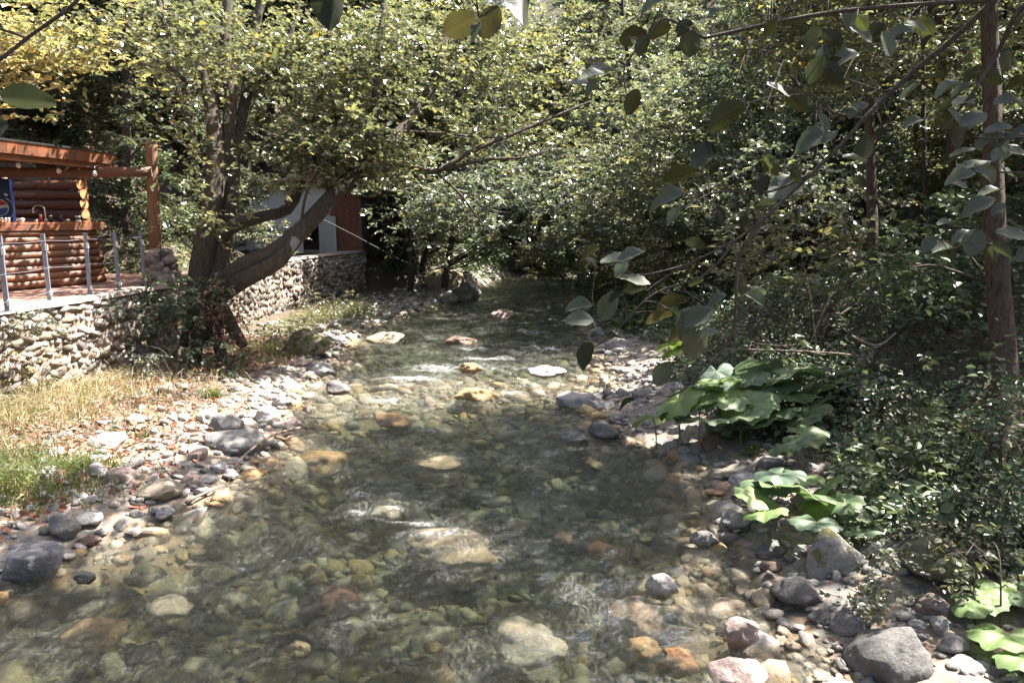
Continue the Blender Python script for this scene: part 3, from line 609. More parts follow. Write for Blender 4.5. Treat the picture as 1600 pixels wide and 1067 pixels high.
# ------------------------------------------------------------------ stone retaining walls
def stone_block(seed):
    bm = bmesh.new(); bmesh.ops.create_cube(bm, size=1); bmesh.ops.subdivide_edges(bm, edges=bm.edges, cuts=1, use_grid_fill=True)
    o = Vector((seed, seed * 2, 0))
    for v in bm.verts:
        c = v.co.copy(); l = c.length; q = c.normalized() * .55; v.co = c * .72 + q * .28 + Vector((noise.noise(c * 3 + o), noise.noise(c * 3 + o * 2), noise.noise(c * 3 - o))) * .26
    me = bpy.data.meshes.new('wall_stone'); bm.to_mesh(me); bm.free()
    for p in me.polygons: p.use_smooth = True
    me.materials.append(M['rock']); return me
BLK = [stone_block(i + 3.7) for i in range(8)]
def wall_run(name, pts, z0f, z1, label, n_parts=300, sz=(.12, .3), tone=1.0):
    pts = np.array(pts, float); root = thing(name, (pts[0][0], pts[0][1], 0), label, 'stone wall'); o0 = np.array([pts[0][0], pts[0][1], 0])
    seg = np.linalg.norm(np.diff(pts, axis=0), axis=1); S = np.concatenate([[0], np.cumsum(seg)])
    def at(s):
        i = min(np.searchsorted(S, s, 'right') - 1, len(seg) - 1); u = (s - S[i]) / seg[i]; p = pts[i] * (1 - u) + pts[i + 1] * u; d = (pts[i + 1] - pts[i]) / seg[i]; return p, d
    ss_ = np.arange(0, S[-1] + .01, .22); prof = [at(min(q, S[-1] - 1e-4)) for q in ss_]
    V = []; 
    for p, d in prof:
        nrm = np.array([d[1], -d[0]])
        for off, z in ((.02, -.4), (-.0, z1 - .05), (-.45, z1 - .05), (-.45, -.4)): V.append([*(p + nrm * (off - .02)), z])
    V = np.array(V) - o0; m_ = len(prof); Fq = []
    for i in range(m_ - 1):
        for j in range(4): Fq.append([i * 4 + j, (i + 1) * 4 + j, (i + 1) * 4 + (j + 1) % 4, i * 4 + (j + 1) % 4])
    Fq += [[0, 1, 2, 3], [(m_ - 1) * 4 + q for q in (3, 2, 1, 0)]]
    link('core', mesh_np('core', V, np.array(Fq), 'mortar'), root)
    # coping
    V = []
    for p, d in prof:
        nrm = np.array([d[1], -d[0]]); j = rng.uniform(-.06, .03); jz = rng.uniform(-.012, .012)
        for off, z in ((.05 + j, z1 - .03), (.03 + j, z1 + .022 + jz), (-.42, z1 + .035), (-.42, z1 - .05)): V.append([*(p + nrm * off), z])
    link('coping', mesh_np('coping', np.array(V) - o0, np.array(Fq), 'concrete'), root)
    st = []; z = z1 - .06
    while z > -.05:
        hh = rng.uniform(sz[0], sz[0] * 1.6); s = rng.uniform(0, .1)
        while s < S[-1]:
            ww = rng.uniform(sz[0], sz[1]) * 1.1; p, d = at(min(s + ww / 2, S[-1] - 1e-3)); zc = z - hh / 2 + rng.normal(0, .035)
            if zc + hh * .5 > z0f(p): st.append((p, d, zc, ww, hh))
            s += ww * .97
        z -= hh * .95
    st.sort(key=lambda q: -(q[3] * q[4]) / (q[0][1] ** 2 + q[0][0] ** 2))
    tones = [(.32, .24, .18), (.24, .21, .18), (.37, .30, .24), (.20, .17, .14), (.28, .24, .17), (.33, .26, .22)]
    rest = MB()
    for i, (p, d, zc, ww, hh) in enumerate(st):
        nrm = np.array([d[1], -d[0]]); q = np.array([*(p + nrm * rng.uniform(-.085, -.035)), zc]) - o0
        a = math.atan2(d[1], d[0]); rot = (rng.normal(0, .12), rng.normal(0, .28), a + rng.normal(0, .10)); sc = (ww * rng.uniform(.8, 1.15), .17, hh * rng.uniform(.8, 1.25))
        if i < n_parts:
            f = rng.uniform(.35, .95) * tone; c = tones[rng.integers(6)]
            link('stone', BLK[rng.integers(8)], root, q, rot, sc, tuple(v * f for v in c))
        else:
            V0, F0 = ico(1); V = V0 * 1.15 * np.array(sc); ca, sa = math.cos(rot[2]), math.sin(rot[2]); V = V @ np.array([[ca, sa, 0], [-sa, ca, 0], [0, 0, 1]]); rest.add(V + q, F0)
    if rest.n:
        Vr = np.concatenate(rest.V); Fr = np.concatenate(rest.F); me = mesh_np('small_stones', Vr, Fr, 'gravel', rnd=np.repeat(rng.uniform(.2, .62, len(Fr) // 20), 20), smooth=True)
        o = link('small_stones', me, root, kind='stuff')
    return root
zf = lambda p: float(height(p[0] + .35, p[1]))
wall_run('retaining_wall', [(-7.3, 6.5), (-6.85, 9.8), (-6.6, 12.), (-6.45, 14.), (-6.55, 15.2)], zf, DECK, 'rough stone retaining wall holding up the wooden terrace beside the bar', sz=(.085, .25), tone=1.15)
wall_run('retaining_wall', [(-6.55, 15.23), (-6.7, 17), (-6.75, 21.5), (-6.3, 25.), (-5.65, 28.6), (-8.8, 29.6)], zf, 1.63, 'stone retaining wall below the white hut behind the leaning tree', sz=(.12, .30), tone=.8)

# ------------------------------------------------------------------ terrace, railing
terr = link('terrace', None, kind='structure'); terr.location = (-9, 12, DECK - .06)
mb = MB(); 
y = 5.5; bi = 0; bmesh_cache = {}
while y < 17.0:
    x1 = float(xw(y)) - .36; x0 = -13.0
    mbb = MB(); box(mbb, (0, 0, 0), (x1 - x0, .135, .04)); link('board', mbb.mesh('board', 'board'), terr, ((x0 + x1) / 2 + 9 + rng.uniform(-.01, .01), y - 12, .04 + rng.uniform(0, .004)))
    y += .15
rail = thing('railing', (-6.95, 11, DECK), 'steel railing of square posts and thin wires along the terrace edge', 'railing')
r0 = np.array([-6.95, 11, DECK]); tops = []
for i, (px, py) in enumerate([(-55, 505), (12, 487), (78, 470), (141, 461), (186, 454), (226, 446)]):
    g = G(px, py, DECK + .02); mb = MB(); box(mb, (0, 0, .5), (.055, .055, 1.0), .35); box(mb, (0, 0, .008), (.14, .14, .012), .35)
    link('post', mb.mesh('post', 'steel'), rail, g - r0, (rng.normal(0, .015), rng.normal(0, .015), 0))
    mb = MB(); box(mb, (.04, -.02, .80), (.035, .035, .09), .35); box(mb, (.04, -.02, .12), (.035, .035, .07), .35); link('bracket', mb.mesh('bracket', 'whitepaint'), rail, g - r0)
    tops.append(g)
for hz in (.9, .5, .14):
    mb = MB(); P = []
    for a, b in zip(tops[:-1], tops[1:]):
        for t in (0, .5): P.append(a * (1 - t) + b * t - r0 + np.array([.03, 0, hz - (.015 if t else 0)]))
    P.append(tops[-1] - r0 + np.array([.03, 0, hz])); tube(mb, P, .003, 4); link('wire', mb.mesh('wire', 'steel'), rail)

# ------------------------------------------------------------------ log bar
bar0 = np.array([-8.6, 14, DECK + .03]); bar = thing('log_bar', bar0, 'open bar hut of varnished round logs with a plank roof on the terrace', 'bar hut')
bz = bar0[2]
def logm(a, b, r, mat, name='log', parent=bar, o=bar0, end='logend', rough=.0):
    a = np.array(a, float); b = np.array(b, float); c = (a + b) / 2; d = b - a; L = np.linalg.norm(d)
    P = [np.array([t * L - L / 2, 0, 0]) + np.array([0, rng.normal(0, .004), rng.normal(0, .004)]) for t in np.linspace(0, 1, 9)]
    mb = MB(); tube(mb, P, r * (1 + rng.normal(0, .04)) * (1 + .02 * np.sin(np.linspace(0, 5, 9))), 14, cap=True)
    me = mb.mesh(name, mat, smooth=False); me.materials.append(M[end])
    k = len(me.polygons)
    for i in range(k):
        if i >= k - 14: me.polygons[i].material_index = 1
        else: me.polygons[i].use_smooth = True
    ob = link(name, me, parent); ob.location = c - o; ob.rotation_euler = Vector(d).to_track_quat('X', 'Z').to_euler(); return ob
A0 = np.array([-9.7, 10.6]); A1 = np.array([-8.05, 14.45])     # counter front line
dn = (A1 - A0) / np.linalg.norm(A1 - A0); nn = np.array([dn[1], -dn[0]])
for i in range(8):
    z = bz + .07 + i * .128; ex = [.10, .09, .07, .08, .02, .0, -.02, -.02][i]
    a = A0; b = A1 + dn * ex
    logm([*(a + nn * rng.normal(0, .006)), z], [*b, z], .071, 'log', end='endgrey' if i < 3 else 'logend')
# counter side (short logs running back) and worktop
B1 = A1 - nn * 2.2
for i in range(8):
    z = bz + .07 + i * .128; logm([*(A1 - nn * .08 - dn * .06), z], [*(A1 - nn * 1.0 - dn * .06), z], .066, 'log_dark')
mb = MB(); c = (A0 + A1) / 2 + dn * .06; rz = math.atan2(dn[1], dn[0])
box(mb, (0, 0, 0), (4.35, .5, .04), 0); o = link('counter_top', mb.mesh('counter_top', 'fascia'), bar); o.location = np.array([*(c - nn * .16), bz + 1.135]) - bar0; o.rotation_euler = (0, 0, rz)
mb = MB(); box(mb, (0, 0, 0), (4.3, .04, .10), 0); o = link('counter_board', mb.mesh('counter_board', 'fascia'), bar); o.location = np.array([*(c + nn * .075), bz + 1.06]) - bar0; o.rotation_euler = (0, 0, rz)
# back wall logs: two overlapping runs
for i in range(6):
    z = bz + 1.12 + i * .205; 
    p0 = U(62, 300, 16.4); p1 = U(128, 300, 16.0); q0 = U(-60, 300, 17.3); q1 = U(68, 300, 17.0)
    if z < 3.75:
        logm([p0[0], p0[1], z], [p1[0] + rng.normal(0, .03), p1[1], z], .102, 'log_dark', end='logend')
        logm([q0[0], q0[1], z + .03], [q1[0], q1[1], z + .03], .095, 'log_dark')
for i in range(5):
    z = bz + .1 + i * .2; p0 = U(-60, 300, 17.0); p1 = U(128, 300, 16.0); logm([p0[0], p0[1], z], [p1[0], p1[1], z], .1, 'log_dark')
p1 = U(131, 300, 16.15); mb = MB(); box(mb, (0, 0, 0), (.05, .12, 2.2)); o = link('corner_board', mb.mesh('corner_board', 'fascia'), bar); o.location = np.array([p1[0] + .03, p1[1], bz + 1.15]) - bar0
# main beam and post
pb = U(244, 400, 15.0); pb[2] = bz; zt = 3.74
bl = U(-80, 275, 14.2)
logm([pb[0] + .10, pb[1] - .1, zt], [bl[0], bl[1], zt - .04], .095, 'log', 'beam', end='endgrey')
mb = MB(); P = spline([[0, 0, -.02], [.01, 0, .9], [.04, 0, 1.9], [.07, .0, 2.72]], 14); tube(mb, P, np.linspace(.125, .105, 14), 14, cap=True, rough=.05)
o = link('post', mb.mesh('post', 'post', True), bar); o.location = pb - bar0
# roof: fascia boards, soffit, roof planks
f0 = np.array([-8.9, 9.6]); f1 = U(180, 245, 14.8)[:2]; fd = (f1 - f0) / np.linalg.norm(f1 - f0); fn = np.array([fd[1], -fd[0]]); FL = np.linalg.norm(f1 - f0); rz = math.atan2(fd[1], fd[0])
nb = 26
for i in range(nb):
    t = (i + .5) / nb; c = f0 + (f1 - f0) * t; mb = MB(); box(mb, (0, 0, 0), (FL / nb - .006, .025, .20)); o = link('fascia_board', mb.mesh('fascia_board', 'fascia'), bar)
    o.location = np.array([*c, 4.0]) - bar0; o.rotation_euler = (R(10) + rng.normal(0, .01), 0, rz)
mb = MB(); box(mb, (0, 0, 0), (FL + .04, .035, .03)); o = link('drip_edge', mb.mesh('drip_edge', 'black'), bar); o.location = np.array([*((f0 + f1) / 2 + fn * .03), 4.115]) - bar0; o.rotation_euler = (0, 0, rz)
mb = MB(); box(mb, (0, 0, 0), (FL, .03, .11)); o = link('fascia_board', mb.mesh('fascia_board', 'fascia'), bar); o.location = np.array([*((f0 + f1) / 2 - fn * .10), 3.85]) - bar0; o.rotation_euler = (R(-8), 0, rz)
for k in range(16):
    mb = MB(); box(mb, (0, 0, 0), (FL, .20, .025)); o = link('roof_board', mb.mesh('roof_board', 'fascia'), bar); o.location = np.array([*((f0 + f1) / 2 - fn * (.12 + k * .21)), 4.10 + k * .010]) - bar0; o.rotation_euler = (R(-2.7), 0, rz)
for k in range(5):
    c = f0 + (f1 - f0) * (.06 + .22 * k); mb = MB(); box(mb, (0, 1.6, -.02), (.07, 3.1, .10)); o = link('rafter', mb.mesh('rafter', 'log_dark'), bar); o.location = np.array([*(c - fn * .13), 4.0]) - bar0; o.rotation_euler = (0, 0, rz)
# things on and in the bar
fr0 = U(-1, 355, 15.3); fr0[2] = bz + .02; FH = 2.0
fridge = thing('drinks_fridge', fr0, 'dark blue drinks fridge with a round red white and blue emblem', 'fridge', rotz=.5)
mb = MB(); box(mb, (0, 0, FH / 2), (.56, .6, FH)); link('body', mb.mesh('body', 'blue'), fridge)
def disc(r, n=32, a0=0, a1=2 * math.pi, ri=0):
    t = np.linspace(a0, a1, n); V = np.concatenate([np.stack([np.cos(t) * r, 0 * t, np.sin(t) * r], -1), np.stack([np.cos(t) * ri, 0 * t, np.sin(t) * ri], -1)]); i = np.arange(n - 1); return V, np.stack([i, i + 1, n + i + 1, n + i], -1)
em = MB(); em.add(*disc(.17)); eo = link('emblem', em.mesh('emblem', 'white'), fridge, (.06, -.304, 1.42))
def cap_shape(sign):
    xs_ = np.linspace(-.155, .155, 17); top = np.sqrt(np.maximum(.155 ** 2 - xs_ ** 2, 0)); wave = .03 * sign + .03 * np.sin(xs_ * 16); wave = np.minimum(np.abs(wave), top) * np.sign(wave)
    e_ = top * sign; V = np.concatenate([np.stack([xs_, 0 * xs_, e_], -1), np.stack([xs_, 0 * xs_, wave], -1)]); i = np.arange(16); return V, np.stack([i, i + 1, 17 + i + 1, 17 + i], -1)
mb = MB(); mb.add(*cap_shape(1)); link('red_wave', mb.mesh('red_wave', 'red'), eo, (0, -.004, 0))
mb = MB(); mb.add(*cap_shape(-1)); link('blue_wave', mb.mesh('blue_wave', 'lblue'), eo, (0, -.004, 0))
mb = MB(); mb.add(*disc(.235, 40, -2.2, 1.1, .222)); link('swirl', mb.mesh('swirl', 'white'), fridge, (.09, -.305, 1.40))
mb = MB(); box(mb, (0, 0, 0), (.06, .004, .04)); link('sticker', mb.mesh('sticker', 'white'), fridge, (.2, -.303, 1.68), (0, .5, 0))
mb = MB(); box(mb, (0, 0, .11), (.42, .3, .2), 0, .004); link('cardboard_box', mb.mesh('cardboard_box', 'card'), loc=(fr0[0] - .02, fr0[1], bz + FH + .015), rot=(0, 0, .3), label='cardboard box lying on top of the blue fridge', cat='box')
ct = bz + 1.155
def oncount(px, off=.1):
    # point on the counter top seen at pixel column px
    best = min(((abs((lambda g: (g[0]) / (g[1] * cp + (CAMZ - ct) * sp) * F + 800 - px)(A0 + (A1 - A0) * t - nn * off)), t) for t in np.linspace(0, 1, 400)))
    q = A0 + (A1 - A0) * best[1] - nn * off; return np.array([q[0], q[1], ct])
fa = thing('faucet', oncount(68, .3), 'curved chrome faucet rising from the bar counter', 'faucet')
mb = MB(); tube(mb, spline([[.05, 0, 0], [.05, 0, .18], [.03, 0, .27], [-.06, 0, .31], [-.15, 0, .27], [-.17, 0, .2]], 18), .011, 8); link('spout', mb.mesh('spout', 'chrome', True), fa)
mb = MB(); tube(mb, [[.05, 0, 0], [.05, 0, .06]], .025, 10, True); tube(mb, [[-.17, 0, .2], [-.17, 0, .16]], .016, 8, True); link('fitting', mb.mesh('fitting', 'white', True), fa)
def cup(px, off, r, h, mat, label, cat='cup', name='cup', grp='cups and jars on the counter', lid=None):
    mb = MB(); tube(mb, [[0, 0, .001], [0, 0, h * .5], [0, 0, h]], [r * .8, r * .95, r], 12, True); t = thing(name, oncount(px, off), label, cat, grp); link('body', mb.mesh('body', mat, True), t)
    if lid: mb = MB(); tube(mb, [[0, 0, h], [0, 0, h + .02]], [r * .95, r * .9], 12, True); link('lid', mb.mesh('lid', lid, True), t)
cup(3, .05, .03, .08, 'glass', 'first clear glass from the left on the bar counter', 'glass', 'drinking_glass'); cup(8, .06, .03, .08, 'glass', 'second clear glass from the left on the bar counter', 'glass', 'drinking_glass'); cup(13, .05, .03, .08, 'glass', 'third clear glass from the left on the bar counter', 'glass', 'drinking_glass')
cup(32, .08, .07, .07, 'glass', 'wide clear bowl on the bar counter left of the faucet', 'bowl', 'bowl')
cup(64, .18, .025, .12, 'red', 'small red bottle at the foot of the faucet', 'bottle', 'bottle', lid='white'); cup(57, .12, .03, .05, 'chrome', 'small metal cup left of the red bottle', 'cup')
cup(80, .15, .035, .10, 'black', 'dark jar right of the faucet', 'jar', 'jar', lid='chrome'); cup(95, .15, .035, .12, 'black', 'tall dark jar between the faucet and the white cup stack', 'jar', 'jar', lid='black'); cup(105, .1, .05, .05, 'chrome', 'low metal dish beside the white cup stack', 'dish', 'dish')
t = thing('cup_stack', oncount(122, .15), 'stack of white and black paper cups near the right end of the counter', 'cups')
for i in range(4):
    mb = MB(); tube(mb, [[0, 0, i * .04 + .001], [0, 0, i * .04 + .038]], [.04, .048], 12, True); link('cup', mb.mesh('cup', 'black' if i % 2 else 'white', True), t)
# string of bulbs
sl_ = thing('string_lights', U(90, 245, 14), 'string of three round clear bulbs hanging under the bar roof edge', 'string lights'); s0 = np.array(sl_.location)
pts = [U(-30, 236, 13.2), U(28, 246, 13.4), U(60, 250, 13.6), U(91, 255, 13.8), U(120, 257, 14), U(147, 260, 14.2), U(238, 240, 14.85)]
mb = MB(); tube(mb, spline(pts, 40) - s0, .006, 5); link('cable', mb.mesh('cable', 'black'), sl_)
for px, py, d in ((28, 246, 13.4), (91, 255, 13.8), (147, 260, 14.2)):
    q = U(px, py, d) - s0; mb = MB(); tube(mb, [[0, 0, 0], [0, 0, -.09]], [.018, .022], 8, True); so_ = link('socket', mb.mesh('socket', 'black', True), sl_, q)
    mb = MB(); tube(mb, [[0, 0, -.09], [0, 0, -.11], [0, 0, -.15], [0, 0, -.18], [0, 0, -.195]], [.02, .036, .045, .032, .006], 12, True); link('bulb', mb.mesh('bulb', 'white', True), so_)
# rubble pillar at the foot of the post
sp0 = np.array([pb[0] + .25, pb[1] - .35, DECK]); pil = thing('rubble_pillar', sp0, 'low pile of mortared rubble at the foot of the wooden post', 'stone pile')
for i in range(26):
    lv = i // 6; a = rng.uniform(0, 6.3); rr = .25 - .03 * lv; s = rng.uniform(.16, .28)
    link('stone', BLK[i % 8], pil, (math.cos(a) * rr, math.sin(a) * rr, .07 + lv * .12), tuple(rng.uniform(-.5, .5, 3)), (s, s * .8, s * .7), tuple(np.array([.34, .26, .23]) * rng.uniform(.7, 1.2)))

# ------------------------------------------------------------------ white hut with a brick pier
h0 = U(430, 400, 28.5); h0[2] = 1.55
hut = thing('hut', h0, 'white plastered hut with a dark open doorway and red brick end', 'hut')
def hx(px, d=28.5): return U(px, 400, d)[0] - h0[0]
def hz(py, d=28.5): return U(800, py, d)[2] - h0[2]
def slab(name, x0, x1, y0, y1, z0, z1, mat, par=hut):
    mb = MB(); box(mb, ((x0 + x1) / 2, (y0 + y1) / 2, (z0 + z1) / 2), (x1 - x0, y1 - y0, z1 - z0)); return link(name, mb.mesh(name, mat), par)
ZT = hz(285)
slab('wall', hx(340), hx(473), 0, .2, 0, ZT, 'plaster'); slab('wall', hx(502), hx(521), 0, .2, 0, ZT, 'plaster'); slab('wall', hx(473), hx(502), .0, .2, hz(336), ZT, 'plaster')
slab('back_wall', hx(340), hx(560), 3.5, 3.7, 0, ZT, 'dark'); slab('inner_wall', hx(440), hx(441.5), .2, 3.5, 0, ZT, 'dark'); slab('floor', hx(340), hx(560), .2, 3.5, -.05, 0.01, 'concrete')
slab('door_frame', hx(471), hx(474.5), -.03, .0, 0, hz(334), 'whitepaint'); slab('door_frame', hx(500), hx(503), -.03, .0, 0, hz(334), 'whitepaint'); slab('door_frame', hx(471), hx(503), -.035, -.001, hz(336), hz(333), 'whitepaint')
dl_ = slab('door', 0, .75, -.02, .02, 0.02, hz(338), 'whitepaint'); dl_.location = (hx(503), -.05, 0); dl_.rotation_euler = (0, 0, R(-28))
mb = MB(); tube(mb, [[.1, -.04, .3], [.6, -.04, 1.35]], .025, 6, True); link('brace', mb.mesh('brace', 'white'), dl_)
# brick end
bx0, bx1 = hx(521), hx(568); rows = int(ZT / .085)
slab('brick_backing', bx0, bx1 - .02, -.12, 3.4, -.1, ZT, 'mortar')
mbk = MB(); box(mbk, (0, 0, 0), (.235, .07, .07), 0, .004); bk = mbk.mesh('brick', 'brick')
for r_ in range(rows):
    x = bx0 + (.06 if r_ % 2 else .13)
    while x < bx1 - .08:
        link('brick', bk, hut, (x, -.15 + rng.normal(0, .004), .05 + r_ * .085), (0, 0, rng.normal(0, .02))); x += .25
slab('footing', bx0, bx1 + .05, -.25, .3, -.6, .02, 'concrete')
slab('roof', hx(335), hx(575), -.5, 4.0, ZT, ZT + .1, 'roof')
g_ = slab('gable', hx(480), hx(535), -.05, .1, ZT + .1, hz(262), 'roof')

# ------------------------------------------------------------------ trees: hero multi-stem tree on the left
def branchset(mb, paths, sides=6, rough=.0, n=14):
    for pts, ra, rb in paths:
        P = spline(pts, n); tube(mb, P, np.linspace(ra, rb, n), sides, rough=rough)
def leaf_part(parent, C, D, o, mat='leaf', size=.085, L=.5, nl=11, shape='oval', name='crown', twigs=True, pr=True, rndf=None):
    C = np.asarray(C, float); D = np.asarray(D, float)
    P, Dd, Nn, S = sprays(C, D, L, nl, size)
    if pr: k = prune(P, keep=0. if pr is True else pr); P, Dd, Nn, S = P[k], Dd[k], Nn[k], S[k]
    rnd = rng.random(len(P)) if rndf is None else rndf(P)
    ob = link(name, leaf_mesh(name, P, Dd, Nn, S, mat, shape, rnd, off=o), parent)
    if twigs and pr: k = prune(C, keep=0. if pr is True else pr); C, D = C[k], D[k]
    if twigs and len(C):
        Dn = unit(D); A = C - o; B = A + Dn * L * .9 - np.array([0, 0, .12 * L]); n = len(C); r = .004
        s1 = unit(np.cross(Dn, [0, 0, 1.]) + 1e-4) * r; u1 = np.array([0, 0, r])
        V = np.stack([A + s1, A - s1 * .5 + u1, A - s1 * .5 - u1, B], 1).reshape(-1, 3); b = (np.arange(n) * 4)[:, None]
        F_ = np.concatenate([b + np.array([[0, 1, 3]]), b + np.array([[1, 2, 3]]), b + np.array([[2, 0, 3]])]); link('twigs', mesh_np('twigs', V, F_, 'twig'), parent, kind='stuff')
    return ob

T0 = U(335, 460, 13.6); T0[2] = .25
tree = thing('multi_stem_tree', T0, 'old multi stemmed tree leaning over the stream from the left wall', 'tree')
def tp(px, py, d): return U(px, py, d)
mb = MB()
stems = [
 ([tp(318, 530, 13.6), tp(312, 440, 13.7), tp(325, 360, 13.8), tp(336, 280, 13.9), tp(334, 200, 14), tp(320, 110, 14.2), tp(300, -20, 14.4)], .25, .09),
 ([tp(335, 480, 13.7), tp(350, 370, 14), tp(362, 300, 14.2), tp(368, 220, 14.4), tp(385, 150, 14.6), tp(395, 60, 14.9), tp(420, -40, 15)], .17, .075),
 ([tp(340, 330, 14.1), tp(352, 240, 14.2), tp(360, 150, 14.2), tp(352, 60, 14.3), tp(360, -40, 14.4)], .15, .09),
 ([tp(335, 372, 13.9), tp(372, 350, 13.8), tp(410, 338, 13.9), tp(455, 322, 14.2), tp(480, 250, 14.6), tp(500, 150, 15), tp(520, 20, 15.4)], .14, .05),
 ([tp(318, 150, 14.1), tp(250, 90, 14.3), tp(190, 30, 14.5)], .07, .04),
 ([tp(385, 150, 14.6), tp(440, 90, 15), tp(470, -10, 15.2)], .08, .05),
 ([tp(336, 290, 13.9), tp(290, 180, 14), tp(262, 60, 14.1), tp(240, -30, 14.2)], .07, .04)]
branchset(mb, stems, 14, .07, 22)
# buttress roots
for px, py in ((285, 520), (300, 560), (350, 560), (380, 520)):
    g = tp(px, py, 13.4); branchset(mb, [([tp(325, 455, 13.6), (tp(325, 480, 13.6) + g) / 2 + [0, 0, .05], g - [0, 0, .25]], .2, .08)], 8, .08, 8)
link('trunk', mb.mesh('trunk', 'bark', True, off=T0), tree)
mb = MB()
lean = [([tp(325, 500, 13.6), tp(345, 450, 13.45), tp(385, 415, 13.3), tp(430, 395, 13.2), tp(470, 360, 13.2), tp(515, 312, 13.4), tp(560, 265, 13.8), tp(610, 222, 14.2), tp(650, 175, 14.8), tp(680, 120, 15.3), tp(700, 40, 15.8)], .22, .07),
        ([tp(330, 470, 13.5), tp(380, 438, 13.2), tp(430, 412, 13.05), tp(455, 385, 13.1), tp(480, 355, 13.15)], .18, .09),
        ([tp(540, 290, 13.6), tp(575, 240, 14), tp(585, 180, 14.3), tp(590, 100, 14.7), tp(600, 0, 15)], .12, .05),
        ([tp(560, 262, 13.8), tp(630, 258, 14.0), tp(680, 268, 14.1), tp(740, 235, 14.3), tp(800, 210, 14.6), tp(860, 185, 15), tp(920, 160, 15.4)], .075, .02),
        ([tp(680, 268, 14.1), tp(760, 250, 14.4), tp(830, 245, 14.8), tp(870, 228, 15)], .04, .012),
        ([tp(600, 205, 14.2), tp(680, 208, 14.6), tp(760, 215, 15), tp(800, 212, 15.2)], .035, .012),
        ([tp(680, 268, 14.1), tp(720, 305, 14.1), tp(750, 345, 14.2), tp(775, 375, 14.3)], .03, .01),
        ([tp(745, 318, 14.2), tp(775, 330, 14.3), tp(800, 332, 14.4)], .012, .005), ([tp(735, 320, 14.2), tp(770, 300, 14.3), tp(785, 285, 14.4)], .010, .004),
        ([tp(515, 312, 13.4), tp(500, 260, 13.3), tp(470, 230, 13.2), tp(400, 200, 13)], .04, .012),
        ([tp(470, 360, 13.2), tp(480, 300, 13), tp(520, 230, 12.9), tp(545, 180, 12.8)], .03, .01),
        ([tp(650, 175, 14.8), tp(690, 130, 15), tp(760, 90, 15.4)], .05, .02)]
branchset(mb, lean, 12, .06, 22)
link('leaning_stem', mb.mesh('leaning_stem', 'bark', True, off=T0), tree)
# crown of the hero tree: sprays at pixel-located masses, real depths
def region(n, px, py, rx, ry, d0, d1):
    a = rng.normal(0, .5, (n, 2)); q = np.array([U(px + rx * u, py + ry * v, rng.uniform(d0, d1)) for u, v in a]); return q
C = np.concatenate([region(380, 320, 110, 100, 80, 12.5, 13.6), region(130, 300, 240, 70, 60, 12.5, 13.4), region(700, 300, 60, 160, 90, 12.5, 16), region(560, 460, 110, 140, 100, 13, 17), region(560, 600, 90, 150, 100, 13.5, 18), region(90, 330, 345, 60, 45, 12.3, 13.2),
                    region(80, 300, 330, 40, 30, 12.4, 13), region(110, 430, 260, 90, 60, 12.6, 14.2), region(60, 500, 250, 60, 40, 13, 14), region(70, 600, 250, 60, 40, 13.5, 14.5),
                    region(100, 800, 200, 120, 60, 14, 16), region(40, 470, 215, 60, 40, 12.8, 13.5), region(420, 760, 70, 150, 90, 15, 18), region(150, 560, 220, 60, 50, 13, 15)])
C = C[C[:, 2] > 2.6]
zc = C[:, 1] * cp + (CAMZ - C[:, 2]) * sp; sx_ = 800 + F * C[:, 0] / zc; sy_ = 533.5 - F * (C[:, 1] * sp - (CAMZ - C[:, 2]) * cp) / zc
C = C[~((sx_ > 305) & (sx_ < 410) & (sy_ > 120) & (sy_ < 420) & (rng.random(len(C)) < .8)) & ~((sx_ > 415) & (sx_ < 560) & (sy_ > 300) & (sy_ < 420)) & ~((sx_ > 300) & (sx_ < 420) & (sy_ > 390))]
D = rng.normal(0, 1, C.shape) * [1, 1, .35] + [.25, -.2, 0]
leaf_part(tree, C, D, T0, size=.12, L=.55, nl=10, pr=.22)
# ivy and leafy suckers around its foot
iv0 = U(300, 540, 12.8); iv0[2] = .2
ivy = thing('sucker_shrub', iv0, 'leafy suckers and wilted leaves hanging round the foot of the leaning tree', 'shrub')
C = np.concatenate([region(55, 290, 500, 60, 60, 12.6, 13.4), region(35, 250, 470, 40, 40, 12.8, 13.4), region(30, 300, 450, 50, 25, 12.6, 13.2), region(45, 330, 560, 60, 40, 12.4, 13.2)]); D = rng.normal(0, 1, C.shape) * [1, 1, .5] + [.2, -.8, 0]
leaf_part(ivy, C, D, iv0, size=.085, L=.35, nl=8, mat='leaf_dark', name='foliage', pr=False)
C = np.concatenate([region(30, 345, 480, 40, 40, 12.7, 13.3), region(30, 360, 560, 40, 60, 12.5, 13), region(16, 320, 590, 60, 20, 12.2, 12.8)]); leaf_part(ivy, C, rng.normal(0, 1, C.shape) + [0, -.4, -1], iv0, size=.09, L=.3, nl=8, mat='dry', name='wilted_leaves', pr=False)
mb = MB(); branchset(mb, [([tp(335, 420, 13), tp(318, 460, 12.8), tp(310, 500, 12.6), tp(295, 525, 12.5)], .012, .008), ([tp(340, 470, 12.9), tp(350, 520, 12.7), tp(330, 570, 12.5)], .012, .006), ([tp(300, 480, 12.9), tp(380, 500, 12.5), tp(345, 540, 12.5)], .008, .005)], 5, 0, 10)
link('stem', mb.mesh('stem', 'bark_red', True, off=iv0), ivy)

